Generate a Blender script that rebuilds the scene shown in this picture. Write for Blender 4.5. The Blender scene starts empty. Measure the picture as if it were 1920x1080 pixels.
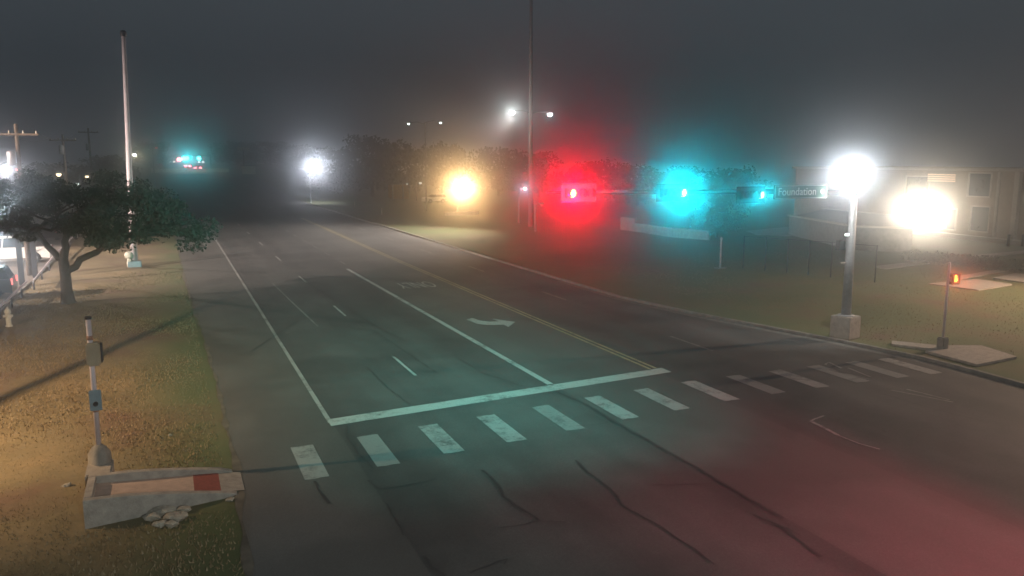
import bpy, bmesh, math, random
import numpy as np
from mathutils import Vector, Matrix

random.seed(7)
C = bpy.context.scene.collection
scn = bpy.context.scene

# ------------------------------------------------------------------ camera
HC = 7.7                                   # camera height, metres
FPX, HY, VX = 1510.0, 300.0, 305.0         # focal length in px of the 1920 photo, horizon row, vanishing column
PITCH = math.atan((540 - HY) / FPX)
YAW = math.atan((960 - VX) / FPX * math.cos(PITCH))
Fv = Vector((math.sin(YAW) * math.cos(PITCH), math.cos(YAW) * math.cos(PITCH), -math.sin(PITCH)))
Rv = Vector((math.cos(YAW), -math.sin(YAW), 0))
Uv = Rv.cross(Fv)
cam_d = bpy.data.cameras.new('camera')
cam = bpy.data.objects.new('camera', cam_d)
C.objects.link(cam)
cam_d.sensor_width = 36.0
cam_d.lens = FPX / 1920 * 36
cam_d.clip_start = 0.1
cam_d.clip_end = 3000
cam.matrix_world = Matrix(((Rv.x, Uv.x, -Fv.x, 0), (Rv.y, Uv.y, -Fv.y, 0), (Rv.z, Uv.z, -Fv.z, HC), (0, 0, 0, 1)))
scn.camera = cam

# ------------------------------------------------------------------ night sky
world = bpy.data.worlds.new('World')
scn.world = world
world.use_nodes = True
nt = world.node_tree
nt.nodes.clear()
sky = nt.nodes.new('ShaderNodeTexSky')
sky.sky_type = 'NISHITA'
sky.sun_disc = False
sky.sun_elevation = math.radians(-5)
sky.sun_rotation = math.radians(200)
bg1 = nt.nodes.new('ShaderNodeBackground'); bg1.inputs[1].default_value = 0.05
nt.links.new(sky.outputs[0], bg1.inputs[0])
bg2 = nt.nodes.new('ShaderNodeBackground')        # cloud deck lit by the town
bg2.inputs[0].default_value = (0.057, 0.068, 0.075, 1); bg2.inputs[1].default_value = 1.0
add = nt.nodes.new('ShaderNodeAddShader')
wo = nt.nodes.new('ShaderNodeOutputWorld')
nt.links.new(bg1.outputs[0], add.inputs[0]); nt.links.new(bg2.outputs[0], add.inputs[1]); nt.links.new(add.outputs[0], wo.inputs[0])

vs = scn.view_settings
vs.view_transform = 'Standard'; vs.look = 'None'; vs.exposure = 0.0; vs.gamma = 1.0; vs.use_curve_mapping = False
cy = scn.cycles
cy.use_denoising = True
cy.denoiser = 'OPENIMAGEDENOISE'
cy.max_bounces = 5; cy.diffuse_bounces = 2; cy.glossy_bounces = 2; cy.volume_bounces = 1; cy.transmission_bounces = 3; cy.transparent_max_bounces = 12
cy.sample_clamp_indirect = 3.0
cy.caustics_reflective = False; cy.caustics_refractive = False

HAZE_DENSITY = 0.0055

# ------------------------------------------------------------------ helpers
def ray(px, py):
    return Fv * FPX + Rv * (px - 960) + Uv * (540 - py)
def G(px, py, z=0.0):
    d = ray(px, py); t = (z - HC) / d.z
    return Vector((d.x * t, d.y * t, z))
def at(px, py, Y):
    d = ray(px, py); t = Y / d.y
    return Vector((d.x * t, Y, HC + d.z * t))

def tag(o, label=None, cat=None, group=None, kind=None):
    if label: o['label'] = label
    if cat: o['category'] = cat
    if group: o['group'] = group
    if kind: o['kind'] = kind
    return o
def thing(name, label, cat, loc=(0, 0, 0), rz=0.0, group=None):
    o = bpy.data.objects.new(name, None); C.objects.link(o)
    o.empty_display_size = 0.3
    o.location = loc; o.rotation_euler = (0, 0, rz)
    return tag(o, label, cat, group)
def dup(root, loc, rz=None, label=None, group=None, scale=None):
    r = root.copy(); C.objects.link(r); r.location = loc
    if rz is not None: r.rotation_euler = (0, 0, rz)
    if scale: r.scale = scale
    if label: r['label'] = label
    if group: r['group'] = group
    for ch in list(root.children):
        c = ch.copy(); C.objects.link(c); c.parent = r
        for g in list(ch.children):
            d = g.copy(); C.objects.link(d); d.parent = c
    return r

class MB:
    """collects shapes and links them as ONE mesh object"""
    def __init__(s): s.v = []; s.f = []; s.sm = []
    def raw(s, vs_, fs_, smooth=False):
        n = len(s.v); s.v += [tuple(v) for v in vs_]; s.f += [tuple(i + n for i in f) for f in fs_]; s.sm += [smooth] * len(fs_)
        return s
    def box(s, c, d, rz=0.0, M=None, b=0.0):
        x, y, z = d[0] / 2, d[1] / 2, d[2] / 2
        if b > 0:
            bm = bmesh.new(); bmesh.ops.create_cube(bm, size=1)
            for v in bm.verts: v.co = Vector((v.co.x * d[0], v.co.y * d[1], v.co.z * d[2]))
            bmesh.ops.bevel(bm, geom=bm.edges[:], offset=b, segments=2, affect='EDGES')
            vv = [v.co.copy() for v in bm.verts]; ff = [[v.index for v in f.verts] for f in bm.faces]; bm.free()
        else:
            vv = [Vector((i * x, j * y, k * z)) for i in (-1, 1) for j in (-1, 1) for k in (-1, 1)]
            ff = [(0, 1, 3, 2), (4, 6, 7, 5), (0, 4, 5, 1), (2, 3, 7, 6), (0, 2, 6, 4), (1, 5, 7, 3)]
        R = M if M is not None else Matrix.Rotation(rz, 3, 'Z')
        return s.raw([R @ v + Vector(c) for v in vv], ff)
    def tube(s, pts, rad, n=10, cap=True, smooth=True):
        pts = [Vector(p) for p in pts]
        if not hasattr(rad, '__len__'): rad = [rad] * len(pts)
        vv = []; ff = []
        up = None
        for i, p in enumerate(pts):
            t = (pts[min(i + 1, len(pts) - 1)] - pts[max(i - 1, 0)]).normalized()
            if up is None:
                up = Vector((1, 0, 0)) if abs(t.x) < 0.8 else Vector((0, 1, 0))
            a = (up - t * up.dot(t)).normalized(); up = a; b_ = t.cross(a)
            for k in range(n):
                w = 2 * math.pi * k / n
                vv.append(p + (a * math.cos(w) + b_ * math.sin(w)) * rad[i])
        for i in range(len(pts) - 1):
            for k in range(n):
                ff.append((i * n + k, i * n + (k + 1) % n, (i + 1) * n + (k + 1) % n, (i + 1) * n + k))
        s.raw(vv, ff, smooth)
        if cap:
            m = len(s.v) - len(vv)
            s.f.append(tuple(m + k for k in range(n - 1, -1, -1))); s.sm.append(False)
            s.f.append(tuple(m + (len(pts) - 1) * n + k for k in range(n))); s.sm.append(False)
        return s
    def disc(s, c, nrm, r, n=20, thick=0.01):
        nrm = Vector(nrm).normalized()
        return s.tube([Vector(c) - nrm * thick / 2, Vector(c) + nrm * thick / 2], r, n, smooth=False)
    def lathe(s, prof, n=16, c=(0, 0, 0)):
        vv = [Vector((r * math.cos(2 * math.pi * k / n), r * math.sin(2 * math.pi * k / n), z)) + Vector(c) for r, z in prof for k in range(n)]
        ff = [(i * n + k, i * n + (k + 1) % n, (i + 1) * n + (k + 1) % n, (i + 1) * n + k) for i in range(len(prof) - 1) for k in range(n)]
        return s.raw(vv, ff, True)
    def prism(s, poly, z0, z1):
        """poly of 2-D points or (x,y) from z0 to z1"""
        n = len(poly); vv = [(p[0], p[1], z0) for p in poly] + [(p[0], p[1], z1) for p in poly]
        ff = [tuple(range(n - 1, -1, -1)), tuple(range(n, 2 * n))] + [(k, (k + 1) % n, n + (k + 1) % n, n + k) for k in range(n)]
        return s.raw(vv, ff)
    def extrude_y(s, prof, y0, y1):
        """profile in x,z swept along y"""
        n = len(prof); vv = [(p[0], y0, p[1]) for p in prof] + [(p[0], y1, p[1]) for p in prof]
        ff = [tuple(range(n)), tuple(range(2 * n - 1, n - 1, -1))] + [((k + 1) % n, k, n + k, n + (k + 1) % n) for k in range(n)]
        return s.raw(vv, ff)
    def build(s, name, mat, parent=None, bevel=0.0):
        me = bpy.data.meshes.new(name)
        me.from_pydata([tuple(v) for v in s.v], [], s.f); me.update()
        me.polygons.foreach_set('use_smooth', s.sm)
        bm = bmesh.new(); bm.from_mesh(me)
        bmesh.ops.recalc_face_normals(bm, faces=bm.faces); bm.to_mesh(me); bm.free()
        me.materials.append(mat)
        o = bpy.data.objects.new(name, me); C.objects.link(o)
        if parent: o.parent = parent
        if bevel > 0:
            m = o.modifiers.new('bevel', 'BEVEL'); m.width = bevel; m.segments = 2; m.limit_method = 'ANGLE'
        return o

def mat(name, col, rough=0.8, metal=0.0, var=0.0, scale=3.0, bump=0.0, bscale=40.0, col2=None, spec=0.5):
    m = bpy.data.materials.new(name); m.use_nodes = True
    n = m.node_tree; p = n.nodes['Principled BSDF']
    p.inputs['Base Color'].default_value = (*col, 1); p.inputs['Roughness'].default_value = rough
    p.inputs['Metallic'].default_value = metal; p.inputs['Specular IOR Level'].default_value = spec
    tc = n.nodes.new('ShaderNodeTexCoord')
    if var > 0 or col2:
        no = n.nodes.new('ShaderNodeTexNoise'); no.inputs['Scale'].default_value = scale; no.inputs['Detail'].default_value = 8; no.inputs['Roughness'].default_value = 0.65
        n.links.new(tc.outputs['Object'], no.inputs['Vector'])
        r = n.nodes.new('ShaderNodeValToRGB')
        c2 = col2 if col2 else tuple(min(1, c * (1 + var)) for c in col)
        c1 = col if col2 else tuple(c * (1 - var) for c in col)
        r.color_ramp.elements[0].position = 0.35; r.color_ramp.elements[0].color = (*c1, 1)
        r.color_ramp.elements[1].position = 0.68; r.color_ramp.elements[1].color = (*c2, 1)
        n.links.new(no.outputs['Fac'], r.inputs[0]); n.links.new(r.outputs[0], p.inputs['Base Color'])
    if bump > 0:
        nb = n.nodes.new('ShaderNodeTexNoise'); nb.inputs['Scale'].default_value = bscale; nb.inputs['Detail'].default_value = 6
        n.links.new(tc.outputs['Object'], nb.inputs['Vector'])
        bu = n.nodes.new('ShaderNodeBump'); bu.inputs['Strength'].default_value = bump; bu.inputs['Distance'].default_value = 0.05
        n.links.new(nb.outputs['Fac'], bu.inputs['Height']); n.links.new(bu.outputs[0], p.inputs['Normal'])
    return m
def glow(name, col, strength):
    m = bpy.data.materials.new(name); m.use_nodes = True
    p = m.node_tree.nodes['Principled BSDF']
    p.inputs['Base Color'].default_value = (*[c * 0.5 for c in col], 1)
    p.inputs['Emission Color'].default_value = (*col, 1); p.inputs['Emission Strength'].default_value = strength
    m.cycles.emission_sampling = 'NONE'
    return m

def nodeset(m):
    return m.node_tree.nodes, m.node_tree.links, m.node_tree.nodes['Principled BSDF']

# ---- materials
M = {}
M['steel'] = mat('galvanised steel', (0.33, 0.33, 0.34), 0.5, 0.35, 0.15, 6)
M['pale_steel'] = mat('pale painted steel', (0.5, 0.44, 0.46), 0.55, 0.1, 0.12, 2)
M['black'] = mat('black signal housing', (0.012, 0.012, 0.013), 0.5, 0, 0.3, 8)
M['dark_metal'] = mat('dark painted metal', (0.035, 0.035, 0.04), 0.5, 0.2, 0.3, 6)
M['conc'] = mat('concrete', (0.3, 0.27, 0.235), 0.9, 0, 0.22, 5, 0.3, 30)
M['conc_dark'] = mat('weathered concrete', (0.2, 0.19, 0.17), 0.9, 0, 0.3, 3, 0.3, 20)
M['tactile'] = mat('brick red tactile paving', (0.24, 0.06, 0.045), 0.85, 0, 0.2, 12, 0.5, 60)
M['rock'] = mat('limestone rubble', (0.3, 0.27, 0.22), 0.95, 0, 0.4, 6, 0.8, 12)
M['white_paint'] = mat('white vehicle paint', (0.72, 0.72, 0.7), 0.3, 0, 0.06, 2)
M['silver_paint'] = mat('silver vehicle paint', (0.33, 0.36, 0.4), 0.3, 0.3, 0.08, 2)
M['dark_paint'] = mat('dark vehicle paint', (0.03, 0.032, 0.038), 0.3, 0.1, 0.2, 2)
M['glass'] = mat('dark glass', (0.015, 0.018, 0.022), 0.08, 0, 0.2, 1)
M['rubber'] = mat('tyre rubber', (0.015, 0.015, 0.015), 0.9, 0, 0.3, 9)
M['rim'] = mat('wheel rim', (0.4, 0.4, 0.42), 0.4, 0.6, 0.1, 9)
M['wood'] = mat('weathered pole wood', (0.13, 0.1, 0.075), 0.95, 0, 0.35, 5, 0.4, 14)
M['bark'] = mat('bark', (0.07, 0.055, 0.045), 0.95, 0, 0.35, 7, 0.9, 18)
M['hydrant'] = mat('pale hydrant paint', (0.5, 0.48, 0.4), 0.6, 0, 0.15, 9)
M['yellow_box'] = mat('ochre painted metal', (0.4, 0.24, 0.06), 0.7, 0, 0.25, 2)
M['sign_green'] = mat('green sign sheeting', (0.01, 0.07, 0.05), 0.5, 0, 0.1, 2)
M['sign_white'] = mat('white sign lettering', (0.5, 0.5, 0.46), 0.5, 0, 0.05, 2)
M['stucco'] = mat('beige stucco', (0.36, 0.29, 0.2), 0.9, 0, 0.12, 2, 0.2, 30)
M['stucco_trim'] = mat('pale trim', (0.5, 0.45, 0.37), 0.85, 0, 0.1, 2)
M['blue_grey'] = mat('blue grey painted metal', (0.2, 0.27, 0.3), 0.5, 0.2, 0.15, 5)
M['rust'] = mat('rusty band', (0.3, 0.17, 0.12), 0.8, 0, 0.4, 14)
M['orange_sign'] = mat('aluminium louvre', (0.6, 0.5, 0.42), 0.6, 0, 0.1, 4)
M['red_lens'] = glow('lit red lens', (1.0, 0.5, 0.06), 9)
M['green_lens'] = glow('lit green lens', (0.55, 1.0, 0.95), 9)
M['off_lens'] = mat('unlit lens', (0.015, 0.01, 0.007), 0.8, 0, 0.2, 4)
M['warm_lamp'] = glow('sodium lamp', (1.0, 0.8, 0.45), 14)
M['white_lamp'] = glow('white led lamp', (0.92, 0.97, 1.0), 14)
M['green_white_lamp'] = glow('mercury lamp', (0.85, 1.0, 0.9), 6)
M['dim_warm'] = glow('small warm lamp', (1.0, 0.75, 0.45), 5)
M['dim_white'] = glow('small white lamp', (0.8, 0.9, 0.85), 3.5)  # also gives a plate on the signal pole its glint
M['dim_red'] = glow('small red lamp', (1.0, 0.2, 0.18), 2.0)
M['far_green'] = glow('distant green signal', (0.08, 0.95, 0.95), 30)
M['far_red'] = glow('distant red lamp', (1.0, 0.12, 0.16), 30)
M['far_white'] = glow('distant headlamp', (1.0, 0.95, 0.9), 12)
M['hand'] = glow('orange hand symbol', (1.0, 0.35, 0.05), 5)

def asphalt_material():
    m = mat('asphalt', (0.085, 0.08, 0.075), 0.72, 0, 0, 3, 0.25, 90)
    n, l, p = nodeset(m)
    tc = n.new('ShaderNodeTexCoord')
    sep = n.new('ShaderNodeSeparateXYZ'); l.new(tc.outputs['Object'], sep.inputs[0])
    # wheel path bands: stretched noise along the road plus fine mottling
    mp = n.new('ShaderNodeMapping'); mp.inputs['Scale'].default_value = (0.55, 0.018, 1); l.new(tc.outputs['Object'], mp.inputs[0])
    n1 = n.new('ShaderNodeTexNoise'); n1.inputs['Scale'].default_value = 1.0; n1.inputs['Detail'].default_value = 4; l.new(mp.outputs[0], n1.inputs[0])
    n2 = n.new('ShaderNodeTexNoise'); n2.inputs['Scale'].default_value = 0.35; n2.inputs['Detail'].default_value = 9; n2.inputs['Roughness'].default_value = 0.7; l.new(tc.outputs['Object'], n2.inputs[0])
    n3 = n.new('ShaderNodeTexNoise'); n3.inputs['Scale'].default_value = 14; n3.inputs['Detail'].default_value = 6; l.new(tc.outputs['Object'], n3.inputs[0])
    a = n.new('ShaderNodeMath'); a.operation = 'MULTIPLY_ADD'; l.new(n1.outputs['Fac'], a.inputs[0]); a.inputs[1].default_value = 1.1; l.new(n2.outputs['Fac'], a.inputs[2])
    b = n.new('ShaderNodeMath'); b.operation = 'MULTIPLY_ADD'; l.new(n3.outputs['Fac'], b.inputs[0]); b.inputs[1].default_value = 0.5; l.new(a.outputs[0], b.inputs[2])
    r = n.new('ShaderNodeValToRGB'); r.color_ramp.elements[0].position = 0.0; r.color_ramp.elements[1].position = 1.0
    mr = n.new('ShaderNodeMapRange'); mr.inputs[1].default_value = 0.9; mr.inputs[2].default_value = 1.7; l.new(b.outputs[0], mr.inputs[0]); l.new(mr.outputs[0], r.inputs[0])
    r.color_ramp.elements[0].color = (0.048, 0.047, 0.045, 1); r.color_ramp.elements[1].color = (0.15, 0.145, 0.135, 1)
    # the shoulder and the turn lane are older, paler asphalt
    def band(x0, x1):
        c = n.new('ShaderNodeMath'); c.operation = 'GREATER_THAN'; c.inputs[1].default_value = x0; l.new(sep.outputs[0], c.inputs[0])
        d = n.new('ShaderNodeMath'); d.operation = 'LESS_THAN'; d.inputs[1].default_value = x1; l.new(sep.outputs[0], d.inputs[0])
        e = n.new('ShaderNodeMath'); e.operation = 'MULTIPLY'; l.new(c.outputs[0], e.inputs[0]); l.new(d.outputs[0], e.inputs[1]); return e
    s1 = band(-5, 4.15); s2 = band(12.0, 16.2)
    s = n.new('ShaderNodeMath'); s.operation = 'ADD'; l.new(s1.outputs[0], s.inputs[0]); l.new(s2.outputs[0], s.inputs[1])
    s3 = n.new('ShaderNodeMath'); s3.operation = 'MULTIPLY'; s3.inputs[1].default_value = 0.45; l.new(s.outputs[0], s3.inputs[0])
    mx = n.new('ShaderNodeMix'); mx.data_type = 'RGBA'; l.new(s3.outputs[0], mx.inputs[0]); l.new(r.outputs[0], mx.inputs[6]); mx.inputs[7].default_value = (0.15, 0.145, 0.13, 1)
    vo = n.new('ShaderNodeTexNoise'); vo.inputs['Scale'].default_value = 0.16; vo.inputs['Detail'].default_value = 3; l.new(tc.outputs['Object'], vo.inputs[0])
    vr = n.new('ShaderNodeValToRGB'); l.new(vo.outputs['Fac'], vr.inputs[0])
    vr.color_ramp.elements[0].position = 0.44; vr.color_ramp.elements[0].color = (0.72, 0.72, 0.72, 1); vr.color_ramp.elements[1].position = 0.52; vr.color_ramp.elements[1].color = (1, 1, 1, 1)
    ag = n.new('ShaderNodeTexVoronoi'); ag.inputs['Scale'].default_value = 26; l.new(tc.outputs['Object'], ag.inputs['Vector'])
    ar_ = n.new('ShaderNodeMapRange'); ar_.inputs[1].default_value = 0; ar_.inputs[2].default_value = 0.5; ar_.inputs[3].default_value = 1.22; ar_.inputs[4].default_value = 0.85; l.new(ag.outputs['Distance'], ar_.inputs[0])
    m1 = n.new('ShaderNodeMix'); m1.data_type = 'RGBA'; m1.blend_type = 'MULTIPLY'; m1.inputs[0].default_value = 0.8; l.new(mx.outputs[2], m1.inputs[6]); l.new(vr.outputs[0], m1.inputs[7])
    m2 = n.new('ShaderNodeMix'); m2.data_type = 'RGBA'; m2.blend_type = 'MULTIPLY'; m2.inputs[0].default_value = 1; l.new(m1.outputs[2], m2.inputs[6]); l.new(ar_.outputs[0], m2.inputs[7])
    l.new(m2.outputs[2], p.inputs['Base Color'])
    return m
M['asphalt'] = asphalt_material()

def grass_material():
    m = mat('dry grass and soil', (0.1, 0.08, 0.05), 0.98, 0, 0, 3, 0.0, 60)
    n, l, p = nodeset(m)
    tc = n.new('ShaderNodeTexCoord')
    sep = n.new('ShaderNodeSeparateXYZ'); l.new(tc.outputs['Object'], sep.inputs[0])
    n1 = n.new('ShaderNodeTexNoise'); n1.inputs['Scale'].default_value = 0.22; n1.inputs['Detail'].default_value = 10; n1.inputs['Roughness'].default_value = 0.62; l.new(tc.outputs['Object'], n1.inputs[0])
    n2 = n.new('ShaderNodeTexNoise'); n2.inputs['Scale'].default_value = 5; n2.inputs['Detail'].default_value = 9; n2.inputs['Roughness'].default_value = 0.75; l.new(tc.outputs['Object'], n2.inputs[0])
    r1 = n.new('ShaderNodeValToRGB'); l.new(n1.outputs['Fac'], r1.inputs[0])
    e = r1.color_ramp.elements; e[0].position = 0.33; e[0].color = (0.12, 0.07, 0.045, 1); e[1].position = 0.66; e[1].color = (0.23, 0.17, 0.09, 1)
    k = r1.color_ramp.elements.new(0.5); k.color = (0.15, 0.12, 0.06, 1)
    r2 = n.new('ShaderNodeValToRGB'); l.new(n2.outputs['Fac'], r2.inputs[0])
    r2.color_ramp.elements[0].position = 0.3; r2.color_ramp.elements[0].color = (0.75, 0.75, 0.75, 1); r2.color_ramp.elements[1].position = 0.7; r2.color_ramp.elements[1].color = (1.15, 1.15, 1.12, 1)
    mu = n.new('ShaderNodeMix'); mu.data_type = 'RGBA'; mu.blend_type = 'MULTIPLY'; mu.inputs[0].default_value = 1; l.new(r1.outputs[0], mu.inputs[6]); l.new(r2.outputs[0], mu.inputs[7])
    # greener grass along the watered road edge
    mr = n.new('ShaderNodeMapRange'); mr.inputs[1].default_value = -1.6; mr.inputs[2].default_value = 0.3; l.new(sep.outputs[0], mr.inputs[0])
    ad = n.new('ShaderNodeMath'); ad.operation = 'MULTIPLY'; l.new(mr.outputs[0], ad.inputs[0])
    mr2 = n.new('ShaderNodeMapRange'); mr2.inputs[1].default_value = 0.3; mr2.inputs[2].default_value = 0.55; l.new(n1.outputs['Fac'], mr2.inputs[0]); l.new(mr2.outputs[0], ad.inputs[1])
    mx = n.new('ShaderNodeMix'); mx.data_type = 'RGBA'; l.new(ad.outputs[0], mx.inputs[0]); l.new(mu.outputs[2], mx.inputs[6]); mx.inputs[7].default_value = (0.075, 0.095, 0.035, 1)
    l.new(mx.outputs[2], p.inputs['Base Color'])
    bu = n.new('ShaderNodeBump'); bu.inputs['Strength'].default_value = 0.4; bu.inputs['Distance'].default_value = 0.04; l.new(n2.outputs['Fac'], bu.inputs['Height']); l.new(bu.outputs[0], p.inputs['Normal'])
    return m
M['grass'] = grass_material()

def paint_material(name, col, wear):
    m = mat(name, col, 0.6, 0, 0, 3)
    n, l, p = nodeset(m)
    tc = n.new('ShaderNodeTexCoord')
    n1 = n.new('ShaderNodeTexNoise'); n1.inputs['Scale'].default_value = 3.5; n1.inputs['Detail'].default_value = 10; n1.inputs['Roughness'].default_value = 0.8; l.new(tc.outputs['Object'], n1.inputs[0])
    wv = n.new('ShaderNodeTexNoise'); wv.inputs['Scale'].default_value = 0.8; wv.inputs['Detail'].default_value = 3; l.new(tc.outputs['Object'], wv.inputs[0])
    sm = n.new('ShaderNodeMath'); sm.operation = 'MULTIPLY_ADD'; sm.inputs[1].default_value = 0.5; l.new(wv.outputs['Fac'], sm.inputs[0])
    s2_ = n.new('ShaderNodeMath'); s2_.operation = 'SUBTRACT'; s2_.inputs[1].default_value = 0.25; l.new(n1.outputs['Fac'], s2_.inputs[0]); l.new(s2_.outputs[0], sm.inputs[2])
    r = n.new('ShaderNodeValToRGB'); l.new(sm.outputs[0], r.inputs[0])
    r.color_ramp.elements[0].position = wear - 0.02; r.color_ramp.elements[0].color = (0.1, 0.095, 0.09, 1)
    r.color_ramp.elements[1].position = wear + 0.16; r.color_ramp.elements[1].color = (*col, 1)
    l.new(r.outputs[0], p.inputs['Base Color'])
    return m
M['road_white'] = paint_material('road paint white', (0.34, 0.33, 0.31), 0.36)
M['road_white_fresh'] = paint_material('road paint bright', (0.44, 0.44, 0.41), 0.33)
M['road_white_worn'] = paint_material('road paint worn', (0.3, 0.29, 0.27), 0.42)
M['road_white_dull'] = paint_material('road paint dull', (0.26, 0.255, 0.24), 0.3)
M['road_yellow'] = paint_material('road paint yellow', (0.4, 0.34, 0.18), 0.34)
M['tar'] = mat('tar crack seal', (0.045, 0.043, 0.042), 0.7, 0, 0.3, 8)

def leaf_material(name, c1, c2):
    m = mat(name, c1, 0.7, 0, 0, 1.2, col2=c2)
    return m
M['leaf'] = leaf_material('oak foliage', (0.03, 0.042, 0.03), (0.06, 0.075, 0.052))
M['leaf_far'] = leaf_material('distant foliage', (0.022, 0.03, 0.016), (0.05, 0.06, 0.03))
M['blade'] = leaf_material('grass blades', (0.2, 0.145, 0.08), (0.17, 0.135, 0.07))

# ------------------------------------------------------------------ lights
def lamp(parent, kind, loc, target, col, power, cone=60, blend=0.6, radius=0.12, name='lamp_light'):
    ld = bpy.data.lights.new(name, kind); ld.energy = power; ld.color = col
    ld.shadow_soft_size = radius
    if kind == 'SPOT':
        ld.spot_size = math.radians(cone); ld.spot_blend = blend
    o = bpy.data.objects.new(name, ld); C.objects.link(o)
    loc = Vector(loc)
    mw = Matrix.Translation(loc)
    if target is not None:
        q = (Vector(target) - loc).to_track_quat('-Z', 'Y')
        mw = Matrix.Translation(loc) @ q.to_matrix().to_4x4()
    if parent is not None:
        o.parent = parent
        pm = Matrix.Translation(parent.location) @ parent.rotation_euler.to_matrix().to_4x4()
        mw = pm.inverted() @ mw
    o.matrix_local = mw
    return o
CAMP = Vector((0, 0, HC))
P_RED = 2800; P_GREEN = 1800; P_GREEN2 = 330; P_WHITE = 1150; P_ORANGE = 9000
P_FLOOD = 2400; P_TWIN = 380; P_SMALL = 160; P_WALL = 330; P_FAR = 2600
WARM = (1.0, 0.66, 0.38)
# lamps of the place outside the picture, plus spots added as fill
lamp(None, 'SPOT', (-14.4, 22.6, 9.0), (-8.8, 27.5, 0), WARM, 26500, 114, 1.0, 0.07, 'street_and_fill_light')        # sodium lamp over the left verge
lamp(None, 'SPOT', (-30.0, 49.5, 10.0), (0.0, 66.0, 0), (1.0, 0.8, 0.7), 150000, 66, 1.0, 0.12, 'lot_lamp_light') # parking lot lamps left of the frame
lamp(None, 'SPOT', (-24.0, 84.0, 10.0), (0.0, 68.0, 0), (1.0, 0.78, 0.68), 60000, 70, 0.9, 0.2, 'lot_lamp_light')
for gx, gp_ in ((6.0, 38000), (9.5, 54000), (12.8, 44000)):                                                         # near-side green signals facing the oncoming lanes
    lamp(None, 'SPOT', (gx, 0.5, 7.2), (gx - 0.3, 48, 0), (0.04, 0.84, 0.76), gp_ * 0.95, 36, 1.0, 0.1, 'signal_light')
lamp(None, 'SPOT', (16.1, -4, 6.3), (15.8, 9.0, 0), (1.0, 0.05, 0.12), 31000, 60, 1.0, 0.12, 'signal_light')      # near-side red
lamp(None, 'SPOT', (3.0, -7.8, 9.5), (5.0, 22.0, 0), (0.92, 1.0, 0.96), 10000, 110, 0.9, 0.1, 'street_and_fill_light')  # unseen overhead lamp, added as fill for the foreground
lamp(None, 'SPOT', (36.0, 2.0, 9.5), (26.0, 18.0, 0), (1.0, 0.78, 0.7), 1600, 120, 0.9, 0.15, 'street_and_fill_light')
lamp(None, 'SPOT', (52.0, 24.0, 9.5), (42.0, 27.0, 0), (1.0, 0.68, 0.48), 29000, 130, 0.9, 0.15, 'street_and_fill_light')
lamp(None, 'SPOT', at(-30, 415, 62), CAMP, (0.75, 0.92, 1.0), 9000, 40, 0.9, 0.1, 'lot_lamp_light')
lamp(None, 'SPOT', (37.0, 86.2, 12.3), (13.0, 82.0, 0), (1.0, 0.88, 0.8), 75000, 100, 1.0, 0.15, 'street_and_fill_light')  # spot added at the mast's left lamp head to brighten the far road

# ------------------------------------------------------------------ setting
def sheet(name, polys, z, m, kind='structure', thick=None):
    mb = MB()
    for p in polys:
        if thick: mb.prism(p, z - thick, z)
        else: mb.raw([(q[0], q[1], z) for q in p], [tuple(range(len(p)))])
    o = mb.build(name, m)
    o['kind'] = kind
    return o

def strip(pts, w):
    """ribbon polygon quads of width w along 2-D points"""
    out = []
    pts = [Vector((p[0], p[1])) for p in pts]
    for i in range(len(pts) - 1):
        a, b = pts[i], pts[i + 1]
        def nrm(i):
            t = (pts[min(i + 1, len(pts) - 1)] - pts[max(i - 1, 0)]).normalized(); return Vector((-t.y, t.x))
        wa = w[i] if hasattr(w, '__len__') else w; wb = w[i + 1] if hasattr(w, '__len__') else w
        na, nb = nrm(i) * wa / 2, nrm(i + 1) * wb / 2
        out.append([a + na, a - na, b - nb, b + nb])
    return out

# ground: one sheet to the horizon, with gentle unevenness on the verges (fine near the camera)
g = MB()
xs = [-900, -300, -120, -60] + [-40 + 1.0 * i for i in range(42)] + [6, 12, 18, 23, 27.2] + [27.2 + 1.5 * i for i in range(1, 38)] + [90, 130, 200, 400, 900]
ys = [-300, -60, 0, 6] + [10 + 1.0 * i for i in range(60)] + [72 + 4 * i for i in range(20)] + [160, 220, 320, 500, 900, 1500]
vv = []; rng = random.Random(3)
for y in ys:
    for x in xs:
        flat = (0.5 < x < 27.5) or y < 12 or (x > 27 and y > 9 and y < 16)
        z = -0.02 if flat else -0.03 + 0.05 * math.sin(x * 0.7 + 1.3 * math.sin(y * 0.31)) * math.cos(y * 0.43) + rng.uniform(-0.015, 0.015)
        if abs(x) > 62 or y > 90: z = -0.05
        if x > 30 : z = min(z, -0.008)
        vv.append((x, y, z))
nx = len(xs)
ff = [(j * nx + i, j * nx + i + 1, (j + 1) * nx + i + 1, (j + 1) * nx + i) for j in range(len(ys) - 1) for i in range(nx - 1)]
g.raw(vv, ff, True)
ground = g.build('ground', M['grass']); ground['kind'] = 'structure'

# main road with an irregular left pavement edge
rr = random.Random(11)
left_edge = [(0.95 + 0.02 * 0, 11.0)]
y = 13.0
while y < 110:
    base = np.interp(y, [13, 18, 22, 31, 40, 57, 85, 110], [0.92, 1.1, 1.25, 1.22, 1.12, 0.85, 0.7, 0.7])
    left_edge.append((base + rr.uniform(-0.05, 0.05), y)); y += 0.45 if y < 45 else 2
left_edge += [(0.6, 120), (0.6, 900)]
right_edge = [(24.5, 900), (23.2, 120), (23.1, 46), (23.2, 38.6), (24.1, 33), (24.9, 29.8), (26.0, 25.6), (26.7, 22), (26.75, 19.7), (26.6, 17.6), (26.7, 14.5), (29, 12.6), (33, 12), (120, 12), (120, -8), (27, -8), (27, -100), (1, -100), (1, -8), (-80, -8), (-80, 11.0)]
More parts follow.
